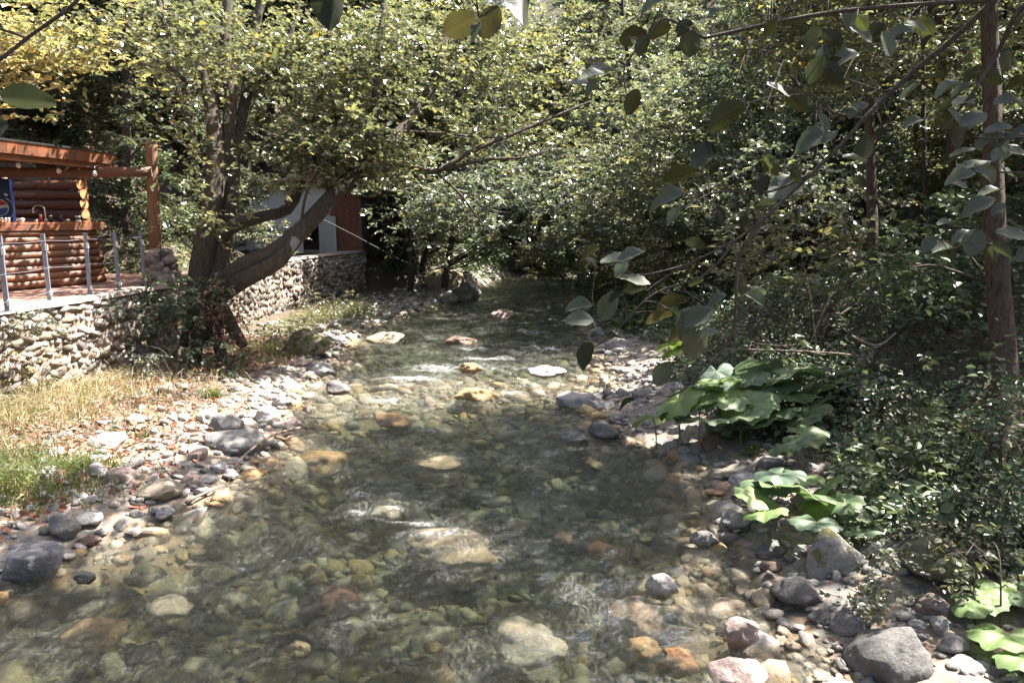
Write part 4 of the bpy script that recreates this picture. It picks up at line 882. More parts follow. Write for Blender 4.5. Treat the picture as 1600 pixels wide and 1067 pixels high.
# ------------------------------------------------------------------ generic tree kinds (their copies share mesh data)
def grow(seed, Ht=11, lean=.6, base=2.0, spread=3.2, nl=20, sub=8, spn=9, size=.16, L=.6, mat='leaf', bmat='bark_dark', rad=.15, shape='kite', nleaf=12):
    r = np.random.default_rng(seed); mb = MB(); C = []; D = []
    top = np.array([r.normal(0, lean), r.normal(0, lean), Ht]); mid = top * .5 + np.array([r.normal(0, .3), r.normal(0, .3), 0])
    tr = spline([[0, 0, -.4], mid * .5, mid, top * .8 + [0, 0, -.1], top], 20); tube(mb, tr, np.linspace(rad, rad * .2, 20), 8, rough=.06)
    mbr = MB()
    for i in range(nl):
        t = base / Ht + (1 - base / Ht) * (i + r.random()) / nl; p = tr[min(int(t * 19), 19)]; a = i * 2.4 + r.normal(0, .4)
        ln = spread * (1.1 - .6 * t) * r.uniform(.7, 1.2); d = np.array([math.cos(a), math.sin(a), r.uniform(.1, .6)]); e = p + d * ln; m1 = p + d * ln * .5 + [0, 0, .15 * ln]
        lp = spline([p, m1, e], 8); tube(mbr, lp, np.linspace(rad * .3, .012, 8), 4)
        for j in range(sub):
            q = lp[min(2 + int(r.random() * 6), 7)]; dd = unit(d * .5 + r.normal(0, .8, 3) * [1, 1, .6]); ee = q + dd * ln * .38; tube(mbr, [q, (q + ee) / 2 + [0, 0, .04], ee], [.012, .009, .005], 3)
            for k in range(spn): C.append(q + (ee - q) * r.uniform(.2, 1) + r.normal(0, .08, 3)); D.append(dd + r.normal(0, .8, 3) * [1, 1, .4])
    C = np.array(C); D = np.array(D); P, Dd, Nn, S = sprays(C, D, L, nleaf, size)
    return mb.mesh('trunk', bmat, True), mbr.mesh('branches', bmat, True), leaf_mesh('crown', P, Dd, Nn, S, mat, shape), (len(P))
KIND = [grow(11, 12, nl=22), grow(12, 13, lean=1.2, nl=22, rad=.13), grow(13, 10, spread=3.8, nl=20, base=1.4), grow(14, 12, nl=24, spread=2.8, size=.14), grow(15, 11, nl=20, mat='leaf_pale', spread=3.4)]
SHR = [grow(21 + i, 2.6 + .5 * i, lean=.3, base=.1, spread=1.7, nl=14, sub=7, spn=8, size=.12, L=.46, rad=.04, mat=('leaf', 'leaf_dark', 'leaf')[i]) for i in range(3)]
print('leaves per kind', [k[3] for k in KIND], [k[3] for k in SHR])
def place(kind, name, x, y, rz, sc, label, cat, group, z=None):
    if z is None: z = float(height(x, y))
    t = thing(name, (x, y, z - .05), label, cat, group, rz); t.scale = (sc, sc, sc)
    for nm, me in zip(('trunk' if cat == 'tree' else 'stem', 'branch', 'crown' if cat == 'tree' else 'foliage'), kind[:3]): link(nm, me, t)
    return t
LT = [  # x, y, kind, scale, label
 (-9.6, 18.5, 1, 1.0, 'slim dark tree rising behind the wooden post of the bar'), (-11.8, 17.6, 0, .9, 'left tree of the thin trio above the bar roof'), (-12.6, 19.2, 3, 1.0, 'middle tree of the thin trio above the bar roof'), (-14, 18, 4, 1.0, 'yellowing pale tree at the upper left corner above the bar roof'),
 (-9.4, 22.5, 3, 1.0, 'tree on the slope between the bar and the white hut'), (-12, 24, 0, 1.1, 'taller tree higher on the slope left of the white hut'), (-7.6, 31.5, 1, 1.05, 'tree standing right behind the brick end of the hut'), (-4.6, 30.6, 0, 1.0, 'dark double trunk tree just right of the stone wall end'),
 (-3.6, 32.5, 3, 1.1, 'dark straight tree at the far left water edge behind the mossy boulder'), (-5.3, 36, 2, 1.1, 'tree behind the dark straight one on the far left bank'), (-2.6, 38.5, 1, 1.0, 'slender tree leaning over the far bend from the left'), (-8.5, 38, 0, 1.2, 'tall tree on the far left slope')]
for i, (x, y, k, s, lab) in enumerate(LT): place(KIND[k], 'alder_tree', x, y, i * 1.7, s, lab, 'tree', 'trees of the left bank')
RT = [(6.9, 21, 2, .85, 'first bright leafed tree upstream on the right bank'), (4.2, 27, 3, .95, 'second bright leafed tree upstream on the right bank'), (8.2, 26.5, 0, .7, 'tree behind the first bright leafed tree on the right slope'), (3.6, 33.5, 2, 1.0, 'tree hanging low over the stream on the far right bank'),
      (6.6, 34, 1, .85, 'tall tree behind the low hanging far right one'), (11, 20, 1, .55, 'slim tree seen left of the reddish trunk in the bright gap'), (13, 25, 3, .6, 'right slope tree seen through the bright gap'), (15, 17, 0, .6, 'tree on the right slope at the right picture edge'),
      (2.0, 41, 0, 1.1, 'tree closing the stream at the far bend'), (5, 44, 2, 1.2, 'broad tree right of the far bend'), (-1.5, 47, 3, 1.2, 'tree behind the far bend on the left')]
for i, (x, y, k, s, lab) in enumerate(RT): place(KIND[k], 'alder_tree', x, y, i * 2.1 + 1, s, lab, 'tree', 'trees of the right bank')
fl = 'one of the crowded trees of the wooded slope filling the background'
for i in range(70):
    sd = i % 2; y = rng.uniform(30, 62) if i > 12 else rng.uniform(24, 34); x = (-1 if sd else 1) * rng.uniform(9, 26) if y < 48 else rng.uniform(-24, 24)
    if not sd and y < 30: x = rng.uniform(13, 22)
    if sd and y < 30: x = -rng.uniform(14, 22)
    place(KIND[i % 4], 'woodland_tree', x, y, rng.uniform(0, 6.3), rng.uniform(.95, 1.35) * (.6 if x > 3 and y < 48 else 1), fl, 'tree', 'trees of the wooded slope')
for i, (px, d, lab) in enumerate([(640, 27, 'dark trunk right of the brick end of the hut'), (655, 30, 'second dark trunk right of the brick end of the hut'), (690, 28, 'straight dark trunk above the mossy far left boulder'), (622, 32, 'thin dark trunk closest to the stone wall end')]):
    q = U(px, 420, d); place(KIND[(i + 1) % 4], 'alder_tree', q[0], q[1], i * 1.1, .95, lab, 'tree', 'trees of the left bank')
SH = [(-9.3, 19.6, 1, .7), (-8.2, 22.4, 0, .9), (-4.5, 29.8, 1, .8), (-5.6, 31.2, 0, 1.0), (-3.5, 34, 0, .9), (-2.6, 36.5, 1, .9), (3.2, 22.5, 1, .6), (4.6, 19.5, 0, .7), (3.3, 25.5, 0, .7), (2.9, 29.5, 1, .8), (2.6, 35, 0, .9), (4.6, 24, 2, .9), (6.2, 17.5, 2, .8), (8.5, 15.5, 0, .8),
      (10, 18, 1, .9), (7.6, 19, 1, 1.0), (-10.4, 27, 0, 1.0), (1.8, 39, 1, 1.0), (-1.0, 43, 0, 1.2), (3.5, 40, 2, 1.2), (8.6, 11.5, 1, .8), (9.4, 13.5, 2, .8), (-12.5, 21.5, 1, 1.0), (-7.8, 30.8, 1, 1.0), (6.3, 29, 1, 1.1), (-6, 34, 2, 1.1), (1, 46, 1, 1.4), (-3.5, 44, 2, 1.4)]
SHL = ['bush directly behind the wooden post of the bar', 'bush on the slope left of the white hut', 'small bush at the right foot of the stone wall end', 'bush behind the brick end of the hut by the water', 'bush left of the dead branches on the far left bank', 'bush behind the dead branches on the far left bank',
 'low bush by the gravel bar beyond the large lilac boulder', 'bush on the right bank beyond the sunlit butterbur', 'low bush at the right water edge past the midstream rocks', 'bush dipping over the right water edge before the far bend', 'last bush on the right water edge before the fallen log', 'taller bush rising behind the right water edge', 'bush behind the right bank mound', 'bush left of the thin pale trunk',
 'bush right of the thin pale trunk in deep shade', 'bush beneath the bright leafed tree on the right', 'bush half hidden behind the white hut', 'bush straight above the reddish fallen log', 'bush at the end of the visible stream', 'broad bush right of the end of the visible stream', 'bush right behind the nearest trunk', 'bush between the nearest trunk and the thin pale trunk', 'bush high on the slope above the ivy', 'bush touching the brick end of the hut', 'dark bush under the second bright tree upstream', 'bush up the left slope behind the straight dark tree', 'widest bush closing the far bend', 'wide bush left of the far bend']
for i, (x, y, k, s) in enumerate(SH):
    sidew = 'left' if x < 0 else 'right'
    place(SHR[k], 'bush', x, y, i * 1.3, s, SHL[i], 'bush', 'bushes of the %s bank thicket' % sidew)
for i, (x, y, k, s) in enumerate([(-8.5, -1, 0, 1.0), (-5.5, -5, 2, 1.0), (6.5, -3, 1, 1.0), (9.5, 2.5, 3, .9), (1.5, -7, 2, 1.1), (-10.5, 4, 1, .9)]):  # trees out of view, added around the camera to darken the near stream
    place(KIND[k], 'alder_tree', x, y, i * 1.9, s, 'unseen tree added beside and behind the viewpoint to shade the near water', 'tree', 'unseen trees added for shade')
# woodland further off that reads as one mass
n = 110000; Y = rng.uniform(40, 85, n); X = rng.uniform(-38, 38, n); Zh = height(X, Y) + rng.random(n) ** 1.1 * 13
k = (Y > 58) | (np.abs(X) > 18); P = np.stack([X, Y, Zh], -1)[k]; P = P + .6 * np.sin(P[:, [1, 2, 0]] * 1.7)
link('distant_wood', leaf_mesh('distant_wood', P, rng.normal(0, 1, P.shape), rng.normal(0, .6, P.shape) + [0, -.3, 1], rng.uniform(.18, .34, len(P)), 'leaf', 'kite'), kind='stuff', label='distant wood closing the valley')

# ------------------------------------------------------------------ right bank trees: their own trunks, crowns mostly above the frame, shaped to shade the stream
def rtree(base, path, r0_, r1_, label, mat, crown_c, limbs, size, name='bank_tree', sides=12):
    b = np.array(base); t = thing(name, b, label, 'tree'); mb = MB(); P = spline(path, 26); tube(mb, P, np.linspace(r0_, r1_, 26) * (1 + .35 * np.exp(-np.arange(26) / 1.2)), sides, rough=.06); link('trunk', mb.mesh('trunk', mat, True, off=b), t)
    mb = MB(); branchset(mb, limbs, 6, .04, 12)
    if crown_c is not None:
        for q in crown_c[rng.integers(0, len(crown_c), 45)]:
            s = P[rng.integers(19, 26)]; m1 = (s + q) / 2 + [0, 0, .5]; tube(mb, spline([s, m1, q], 8), np.linspace(.03, .008, 8), 5)
    if mb.n: link('branch', mb.mesh('branch', mat, True, off=b), t)
    if crown_c is not None:
        D = rng.normal(0, 1, crown_c.shape) * [1, 1, .3]; leaf_part(t, crown_c, D, b, size=size, L=.6, nl=10, shape='kite')
    return t
def canopy(n, x0, x1, y0, y1, z0, z1): return np.stack([rng.uniform(x0, x1, n), rng.uniform(y0, y1, n), rng.uniform(z0, z1, n)], -1)
b1 = G(1575, 755, .3); dpt = 7.6
rtree(b1, [b1 - [0, 0, .3], tp(1572, 600, 7.7), tp(1560, 450, 7.9), tp(1552, 300, 8.0), tp(1550, 150, 8.1), tp(1545, 0, 8.2), tp(1540, -200, 8.3), tp(1500, -450, 8.6)], 0.135, .06, 'nearest reddish brown trunk at the right edge of the picture', 'bark_red',
      canopy(3400, -.5, 10.5, 4.0, 13.5, 6.3, 8.8), [([tp(1555, 445, 7.9), tp(1510, 430, 7.8), tp(1460, 415, 7.7), tp(1425, 418, 7.7)], .025, .008), ([tp(1558, 470, 7.9), tp(1530, 420, 7.8), tp(1500, 380, 7.7)], .022, .008)], .14)
b2 = tp(1378, 560, 12.5); b2[2] = float(height(b2[0], b2[1]))
rtree(b2, [b2 - [0, 0, .3], tp(1366, 480, 12.6), tp(1364, 380, 12.8), tp(1360, 250, 13), tp(1357, 120, 13.1), tp(1352, 0, 13.2), tp(1350, -200, 13.4)], .11, .06, 'slim brown trunk standing above the right bank mound', 'bark_red',
      canopy(520, 3.5, 9.5, 9.5, 14.5, 7.2, 9.6), [([tp(1362, 500, 12.5), tp(1330, 440, 12.2), tp(1300, 400, 12), tp(1260, 370, 11.8)], .03, .01), ([tp(1364, 230, 13), tp(1420, 150, 12.8), tp(1460, 120, 12.6)], .03, .01)], .12)
b3 = tp(1375, 565, 11.5); b3[2] = float(height(b3[0], b3[1]))
rtree(b3, [b3 - [0, 0, .2], tp(1375, 540, 11.6), tp(1345, 470, 11.6), tp(1318, 430, 11.5), tp(1290, 380, 11.5), tp(1230, 355, 11.5)], .05, .02, 'thin leaning stem beside the slim brown trunk', 'bark', None, [([tp(1345, 470, 11.6), tp(1300, 500, 11.2), tp(1240, 540, 10.8), tp(1130, 528, 10.5)], .018, .006)], .1, 'sapling', 8)
b4 = tp(1490, 560, 12.6); b4[2] = float(height(b4[0], b4[1]))
rtree(b4, [b4 - [0, 0, .2], tp(1492, 500, 12.6), tp(1493, 440, 12.6), tp(1490, 300, 12.7), tp(1478, 150, 12.8), tp(1465, 0, 13), tp(1460, -150, 13)], .075, .04, 'thin pale trunk between the slim brown and the nearest trunk', 'bark', canopy(350, 7, 13, 12, 18, 6.5, 9), [], .12)
for i, (px, py, d) in enumerate(((1450, 540, 14), (1280, 430, 16), (1215, 420, 18))):
    b = tp(px, py, d); b[2] = float(height(b[0], b[1])); rtree(b, [b - [0, 0, .2], tp(px - 4, 300, d + .1), tp(px - 8, 100, d + .2), tp(px - 6, -60, d + .4)], .05, .03, ['dark sapling stem just left of the thin pale trunk', 'dark sapling stem in the shade above the right mound', 'dark stem behind the sunlit bushes of the right bank'][i], 'bark_dark', canopy(60, b[0] - 2, b[0] + 2, b[1] - 1, b[1] + 2, 4, 7.5), [], .10, 'sapling', 6)

# in-view foliage on the right: mid shrubs with own leaves
def shrub_at(regs, label, mat='leaf_dark', size=.105, L=.4, nl=9, dirb=(-.3, -.4, 0), pr=True, cat='shrub', name='shrub', stems=13, tall=1.9):
    C = np.concatenate([region(*r_) for r_ in regs]); z = height(C[:, 0], C[:, 1]); C = C[C[:, 2] > z + .03]; o = C.mean(0); o[2] = float(height(o[0], o[1])); t = thing(name, o, label, cat)
    leaf_part(t, C, rng.normal(0, 1, C.shape) * [1, 1, .4] + dirb, o, mat, size, L, nl, name='foliage', pr=pr)
    mb = MB()
    for q in C[rng.integers(0, len(C), stems)]:
        q = q.copy(); q[2] = min(q[2], float(height(q[0], q[1])) + tall)
        s = o + rng.normal(0, .3, 3) * [1, 1, 0]; s[2] = float(height(s[0], s[1])) - .05; tube(mb, spline([s, (s + q) / 2 + [0, 0, .2], q], 9), np.linspace(.009, .003, 9), 4)
    if stems: link('stem', mb.mesh('stem', 'twig', True, off=o), t)
    return t
shrub_at([(160, 1300, 380, 130, 60, 9, 11.5), (90, 1200, 400, 90, 50, 9.5, 12)], 'grey green shrub reaching out from the slim brown trunk', 'leaf')
shrub_at([(150, 1420, 420, 110, 70, 8.5, 11), (90, 1500, 350, 90, 80, 9, 12)], 'shrub between the slim brown and the nearest trunk', 'leaf_dark')
shrub_at([(150, 1180, 540, 70, 60, 10, 12.5), (120, 1230, 470, 110, 40, 11, 13)], 'small leaved bush covering the right mound', 'leaf_dark', .05, .3, 11)
shrub_at([(60, 1120, 470, 50, 50, 12, 14), (50, 1160, 430, 60, 40, 12, 14)], 'sunlit bright bush left of the right mound', 'leaf', .07)
shrub_at([(80, 1570, 620, 50, 90, 6.0, 7.2)], 'elder shrub in front of the nearest trunk', 'leaf_dark', .075)
shrub_at([(60, 1420, 650, 90, 60, 7.5, 9.5)], 'bramble below the slim brown trunk', 'leaf_dark', .07)
shrub_at([(70, 1550, 790, 70, 50, 5.4, 6.5)], 'leafy shrub at the foot of the nearest trunk', 'leaf_dark', .06, .3)
shrub_at([(34, 1385, 860, 26, 40, 5.0, 5.6)], 'small yellow green plant beside the mossy boulder', 'leaf', .04, .22, 8, name='young_plant', cat='plant', stems=0)
shrub_at([(30, 1370, 930, 40, 16, 4.8, 5.3)], 'low pale nettle in front of the mossy boulder', 'leaf', .05, .22, 8, name='young_plant', cat='plant', stems=0)
shrub_at([(700, 1080, 190, 150, 110, 17, 22), (350, 980, 290, 120, 60, 18, 23)], 'dense bright foliage overhanging the stream upstream', 'leaf', .12, .6, 10, stems=0)
shrub_at([(420, 1300, 60, 140, 80, 9, 12), (300, 1500, 90, 130, 90, 10, 13)], 'leafy overhead boughs at the upper right', 'leaf', .10, .5, 10, stems=0)
shrub_at([(420, 80, 80, 130, 75, 11.0, 14.0)], 'pale yellowing boughs above the bar roof at upper left', 'leaf_pale', .12, .5, 10, stems=0)

shrub_at([(120, 1450, 720, 110, 60, 6.2, 8)], 'broad leaved undergrowth left of the nearest trunk', 'leaf_dark', .085, .35)
shrub_at([(110, 1350, 600, 90, 60, 8.5, 10)], 'tangle of leafy shoots behind the largest butterbur spread', 'leaf', .07, .35)
shrub_at([(90, 1520, 860, 70, 40, 5.0, 5.9)], 'leafy shoots above the bright butterbur leaves', 'leaf', .06, .3)
shrub_at([(700, 820, 290, 160, 65, 20, 29), (420, 690, 320, 90, 60, 19, 26), (200, 930, 360, 60, 30, 19, 24)], 'low hanging boughs meeting over the far stream', 'leaf', .15, .6, 10, stems=0)
shrub_at([(300, 1230, 300, 120, 70, 13, 17)], 'pale leafy boughs between the slim brown trunk and the stream', 'leaf', .13, .5, 10, stems=3)
shrub_at([(200, 1020, 400, 70, 50, 17, 21), (150, 960, 370, 60, 50, 22, 28)], 'leafy shrub leaning over the far right water edge', 'leaf', .10, .5)
# ground cover on the right bank and ivy slope on the left
def cover(name, n, fx, label, mat, size, hh, shape='oval', tilt=.5):
    x, y = fx(n); z = height(x, y); P = np.stack([x, y, z + rng.random(len(x)) ** 1.3 * hh * (.5 + .5 * np.abs(sn(x, y, 2.2)))], -1)
    D = rng.normal(0, 1, P.shape) * [1, 1, .3]; Nn = rng.normal(0, tilt, P.shape) + [-.25, -.3, 1]
    link(name, leaf_mesh(name, P, D, Nn, rng.choice([.65, 1.0, 1.75], len(P), p=[.4, .42, .18]) * rng.uniform(.8, 1.2, len(P)) * size, mat, shape), kind='stuff', label=label)
def fr(n):
    y = 3.6 + 17 * rng.random(n) ** 1.5; d = 1.0 + rng.random(n) ** 1.1 * 6.5 + .35 * sn(y, y * 0, 1.9); x = xr(y) + d; k = ~((y < 5.6) & (x < 3.55)); return x[k], y[k]
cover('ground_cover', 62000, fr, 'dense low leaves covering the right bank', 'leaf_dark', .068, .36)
def fl_(n): x = rng.uniform(-14, -8.2, n); y = rng.uniform(17.2, 23, n); k = (height(x, y) < 3.3 + .3 * sn(x, y, 1.5)); return x[k], y[k]
cover('ivy_slope', 9000, fl_, 'bright low ivy on the slope behind the bar', 'leaf', .10, .22)
def flt(n): x = rng.uniform(-16, -8, n); y = rng.uniform(17.5, 30, n); k = (height(x, y) > 3.0); return x[k], y[k]
cover('leaf_litter', 5000, flt, 'dry leaves on the slope above the ivy', 'dry', .11, .06)
def fll(n):
    y = 5 + 12 * rng.random(n); x = xl(y) - .5 - rng.random(n) ** .8 * 4.0; k = x > xw(y) + .1; return x[k], y[k]
cover('bank_leaf_litter', 17000, fll, 'dry red brown leaves strewn over the left bank', 'dry', .055, .05)
def ffar(n):
    y = 17 + 30 * rng.random(n); s = rng.random(n) < .5; d = .3 + rng.random(n) ** 1.3 * 12; x = np.where(s & (y > 29.5), xl(y) - d, xr(y) + d); return x, y
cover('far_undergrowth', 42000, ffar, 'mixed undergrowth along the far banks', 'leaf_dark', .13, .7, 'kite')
def fsl(n):
    y = 14 + 46 * rng.random(n); s = rng.random(n) < .5; x = np.where(s, -9 - 20 * rng.random(n), 8.5 + 20 * rng.random(n)); k = ~(s & (y < 30) & (x > -13)); return x[k], y[k]
cover('hillside_undergrowth', 60000, fsl, 'bushes and saplings covering the wooded slopes', 'leaf', .2, 1.3, 'kite')

# grasses
def grass(name, n, cx, cyy, rx, ry, hh, label, dry, kind='stuff', cat=None):
    x = cx + rng.normal(0, .5, n) * rx; y = cyy + rng.normal(0, .5, n) * ry; k = x > xw(y) + .05; x, y = x[k], y[k]; z = height(x, y); P = np.stack([x, y, z], -1); o = np.array([cx, cyy, float(height(cx, cyy))])
    D = rng.normal(0, .45, P.shape); D[:, 2] = 1; Ln = rng.uniform(.5, 1.2, len(P)) * hh; S = np.cross(unit(D), rng.normal(0, 1, P.shape)); S = unit(S) * .0045; D = unit(D)
    bend = rng.normal(0, .35, (len(P), 3)) * [1, 1, 0]; m_ = P + D * Ln[:, None] * .55; t = P + (D * .9 + bend * .8 - [0, 0, .15]) * Ln[:, None]
    V = np.stack([P - S, P + S, m_ - S * .8, m_ + S * .8, t - S * .15, t + S * .15], 1).reshape(-1, 3) - o; b = (np.arange(len(P)) * 6)[:, None]
    F_ = np.concatenate([b + np.array([[0, 1, 3, 2]]), b + np.array([[2, 3, 5, 4]])]); rn = np.clip(rng.normal(dry, .2, len(P)), 0, 1)
    link(name, mesh_np(name, V, F_, 'grass', rnd=np.concatenate([rn, rn])), loc=o, kind=kind, label=label, cat=cat)
for px, py, rx, ry, n_, h_, dr, lab in [(60, 620, 2.0, 2.0, 4600, .32, .82, 'dry straw grass at the foot of the terrace wall'), (-60, 660, 1.8, 2.0, 4000, .45, .7, 'dry grass at the left picture edge'), (40, 770, .9, .7, 1100, .24, .38, 'green grass on the left bank near the cobbles'), (0, 750, 1.0, .8, 1200, .28, .45, 'taller green grass at the left picture edge'),
        (110, 740, .4, .3, 500, .2, .25, 'short green grass among the left cobbles'), (215, 570, .4, .5, 500, .5, .75, 'long bleached grass hanging by the tree foot'), (240, 545, .3, .4, 300, .5, .55, 'grass at the wall by the tree'), (560, 490, .8, 1.2, 700, .35, .4, 'grass below the far stone wall'), (500, 500, 1.0, 3.0, 2200, .32, .5, 'tall grass at the far wall foot'), (400, 560, .8, 2.0, 1600, .3, .6, 'sparse grass on the gravel below the far wall'), (150, 640, 3.0, 3.0, 1800, .22, .6, 'thin scattered grass over the left litter'), (60, 560, .8, .4, 1200, .45, .5, 'rank grass against the terrace wall')]:
    g = G(px, py, .15); grass('grass', n_, g[0], g[1], rx, ry, h_, lab, dr)
for px, py, n_, h_, lab in [(178, 748, 120, .16, 'small green grass tuft between the left cobbles'), (330, 628, 200, .2, 'green grass tuft in the red litter below the tree'), (225, 690, 90, .1, 'short tuft beside the pale tan stone'), (1175, 712, 200, .14, 'mossy fern like tuft behind the brown wet boulder')]:
    g = G(px, py, .12); grass('grass_tuft', n_, g[0], g[1], .13, .12, h_, lab, .2, kind='thing', cat='grass tuft')
shrub_at([(40, 60, 500, 70, 20, 9.9, 10.3), (40, 190, 480, 40, 30, 11.9, 12.6)], 'plants spilling over the terrace wall', 'leaf', .05, .3, 8, pr=False, name='weed', cat='weeds', stems=0)
# weeds along and on the terrace wall
shrub_at([(50, 30, 590, 60, 50, 10, 11.2)], 'pale dry weeds growing against the terrace wall at left', 'leaf_pale', .05, .25, 8, pr=False, name='weed', cat='weeds')
shrub_at([(30, 225, 560, 35, 40, 11.3, 12.4)], 'green weeds at the wall beside the leaning tree', 'leaf', .05, .25, 8, pr=False, name='weed', cat='weeds')
shrub_at([(110, 530, 480, 60, 25, 18, 23), (110, 440, 530, 60, 30, 14.5, 17.5)], 'weeds along the foot of the far stone wall', 'leaf', .07, .3, 8, pr=False, name='weed', cat='weeds')

# ------------------------------------------------------------------ butterbur: large round leaves
def bb_leaf(seed):
    r = np.random.default_rng(seed); nr, nt_ = 7, 44; gap = .32; th = np.linspace(-math.pi + gap, math.pi - gap, nt_); V = []; uv = []
    ph = r.uniform(0, 6, 3)
    for i in range(nr):
        q = i / (nr - 1)
        for t in th:
            lob = 1 - .28 * (abs(t) / math.pi) ** 6; sc = 1 + .05 * math.sin(t * 11 + ph[0]) + .025 * math.sin(t * 23)
            rr = .5 * q * lob * (sc if q > .8 else 1); V.append([math.cos(t) * rr * 1.02, math.sin(t) * rr, .10 * q ** 1.5 * .5 - .10 * q ** 4 + .035 * q * math.sin(t * 5 + ph[1]) + .02 * q * q * math.sin(t * 11 + ph[2])]); uv.append([math.sin(t * 5.5) * q, q])
    i = np.arange(nr - 1)[:, None] * nt_ + np.arange(nt_ - 1)[None, :]; F_ = np.stack([i, i + nt_, i + nt_ + 1, i + 1], -1).reshape(-1, 4)
    return np.array(V), F_, np.array(uv)
def bbmesh(seed):
    V, F_, uv = bb_leaf(seed); me = mesh_np('leaf', V, F_, BBM, smooth=True, uv=uv, rnd=np.full(len(F_), .5)); return me
def bbmat():
    m = M['butterbur']; n = m.node_tree; p = n.nodes['Principled BSDF']; uv = N(n, 'UVMap'); sx = N(n, 'SeparateXYZ'); n.links.new(uv.outputs[0], sx.inputs[0]); ad = N(n, 'Math', operation='ABSOLUTE'); n.links.new(sx.outputs[0], ad.inputs[0])
    v1 = ramp(n, [(0, (1, 1, 1)), (.07, (0, 0, 0))], ad.outputs[0]).outputs[0]; c0 = p.inputs['Base Color'].links[0].from_socket
    fm = N(n, 'Math', operation='MULTIPLY'); n.links.new(v1, fm.inputs[0]); fm.inputs[1].default_value = .85
    c = mixc(n, fm.outputs[0], c0, mixc(n, 1., c0, (1.9, 1.7, 1.5), 'MULTIPLY')); n.links.new(c, p.inputs['Base Color']); k = noi(n, 22, 4, .6); s_ = N(n, 'Math', operation='ADD'); n.links.new(v1, s_.inputs[0]); n.links.new(k, s_.inputs[1]); bump(n, s_.outputs[0], .35, .01, p); return m
BBM = bbmat(); BBL = [bbmesh(i) for i in range(5)]
def butterbur(cl, d, label, size, col=(.13, .19, .09), up=.35):
    o = U(*cl[0][:2], d); gz = float(height(o[0], o[1])); o[2] = gz; t = thing('butterbur', o, label, 'butterbur plant', 'butterbur plants of the right bank')
    for i, c in enumerate(cl):
        px, py, wpx = c; q = G(px, py, gz + up * rng.uniform(.7, 1.2)) if d is None else U(px, py, d + rng.uniform(-.25, .25) - (py - cl[0][1]) * .008); z = max(q[2], float(height(q[0], q[1])) + .12); q[2] = z
        s = wpx / F * d * size * 1.12; f = rng.uniform(.8, 1.25); cc = (col[0] * f, col[1] * f, col[2] * rng.uniform(.8, 1.2))
        link('leaf', BBL[i % 5], t, q - o, (rng.normal(.2, .2), rng.normal(-.12, .2), rng.uniform(-2.6, -.6)), (s, s, s), cc)
        b = q.copy(); b[0] += rng.normal(.08, .06); b[1] += rng.uniform(.0, .15); b[2] = float(height(b[0], b[1])) - .03; mb = MB(); tube(mb, spline([b, (b + q) / 2 + [.02, 0, .03], q - [0, 0, .004]], 7) - o, [.008] * 7, 5); link('stalk', mb.mesh('stalk', 'stalk'), t)
M['stalk'] = simple('green_stalk', (.13, .14, .06), .6)
butterbur([(1200, 600, 75), (1160, 590, 60), (1240, 590, 70), (1290, 595, 60), (1125, 595, 50), (1180, 575, 60), (1250, 575, 60), (1130, 620, 60), (1100, 605, 45), (1220, 615, 80), (1170, 630, 60), (1270, 620, 60), (1090, 625, 60), (1060, 625, 55), (1320, 585, 45), (1150, 650, 50), (1210, 645, 55), (1100, 655, 60), (1050, 640, 40), (1195, 660, 50), (1260, 645, 50), (1020, 652, 52), (1120, 580, 40), (1240, 660, 40), (1160, 670, 44), (1300, 610, 50), (1340, 600, 40)], 9.3, 'largest spread of butterbur leaves in the middle of the right bank', 1.3, (.17, .23, .12))
butterbur([(1245, 770, 100), (1200, 750, 70), (1250, 745, 60), (1195, 800, 50), (1285, 790, 60), (1220, 740, 60), (1290, 760, 50), (1320, 785, 40), (1275, 815, 55), (1180, 775, 50), (1330, 805, 40), (1345, 830, 40)], 6.6, 'middle butterbur clump with wide leaves above the mossy boulder', 1.2, (.15, .215, .10))
butterbur([(1530, 950, 70), (1565, 920, 60), (1575, 1000, 90), (1590, 960, 60), (1515, 955, 50), (1600, 1030, 60)], 4.9, 'bright butterbur leaves at the lower right picture edge', 1.1, (.17, .25, .09))
butterbur([(1255, 680, 55), (1270, 670, 45), (1240, 690, 50), (1225, 700, 40)], 8.0, 'small butterbur clump between the two bigger ones', 1.1)
butterbur([(1060, 545, 50), (1080, 535, 40), (1045, 540, 36), (1090, 545, 34)], 13.2, 'sunlit butterbur leaves beside the large lilac boulder', 1.1, (.16, .22, .06))

# ------------------------------------------------------------------ fallen sticks, cable
def stick(name, pts, r0_, r1_, label, cat='stick', mat='deadwood', n_=14, extra=()):
    pts = np.array(pts); o = pts.mean(0); mb = MB(); branchset(mb, [(pts, r0_, r1_)] + list(extra), 6, .06, n_); return link(name, mb.mesh(name, mat, True, off=o), loc=o, label=label, cat=cat)
stick('driftwood_stick', [G(470, 668, .12), G(430, 678, .2), G(395, 700, .2), G(372, 722, .12), G(362, 738, .02)], .018, .010, 'bare forked stick reaching over the left water edge', extra=[([G(372, 722, .12), G(340, 728, .08), G(330, 735, .05)], .01, .006), ([G(362, 728, .1), G(366, 742, .0)], .008, .005)])
stick('driftwood_stick', [G(290, 785, .05), G(320, 770, .07), G(350, 758, .05)], .016, .010, 'short brown stick lying beside the large grey brown stone')
stick('driftwood_stick', [G(250, 730, .15), G(275, 745, .16), G(300, 752, .12)], .010, .006, 'thin dark root end among the left cobbles', extra=[([G(262, 740, .14), G(285, 735, .2)], .007, .004)])
stick('fallen_branch', [tp(1130, 545, 10.4), tp(1220, 548, 10.2), tp(1300, 552, 10), tp(1365, 560, 9.8)], .012, .02, 'pale fallen branch lying across the right bank mound', 'branch', extra=[([tp(1130, 520, 10.3), tp(1200, 535, 10.2), tp(1290, 555, 10)], .006, .01)])
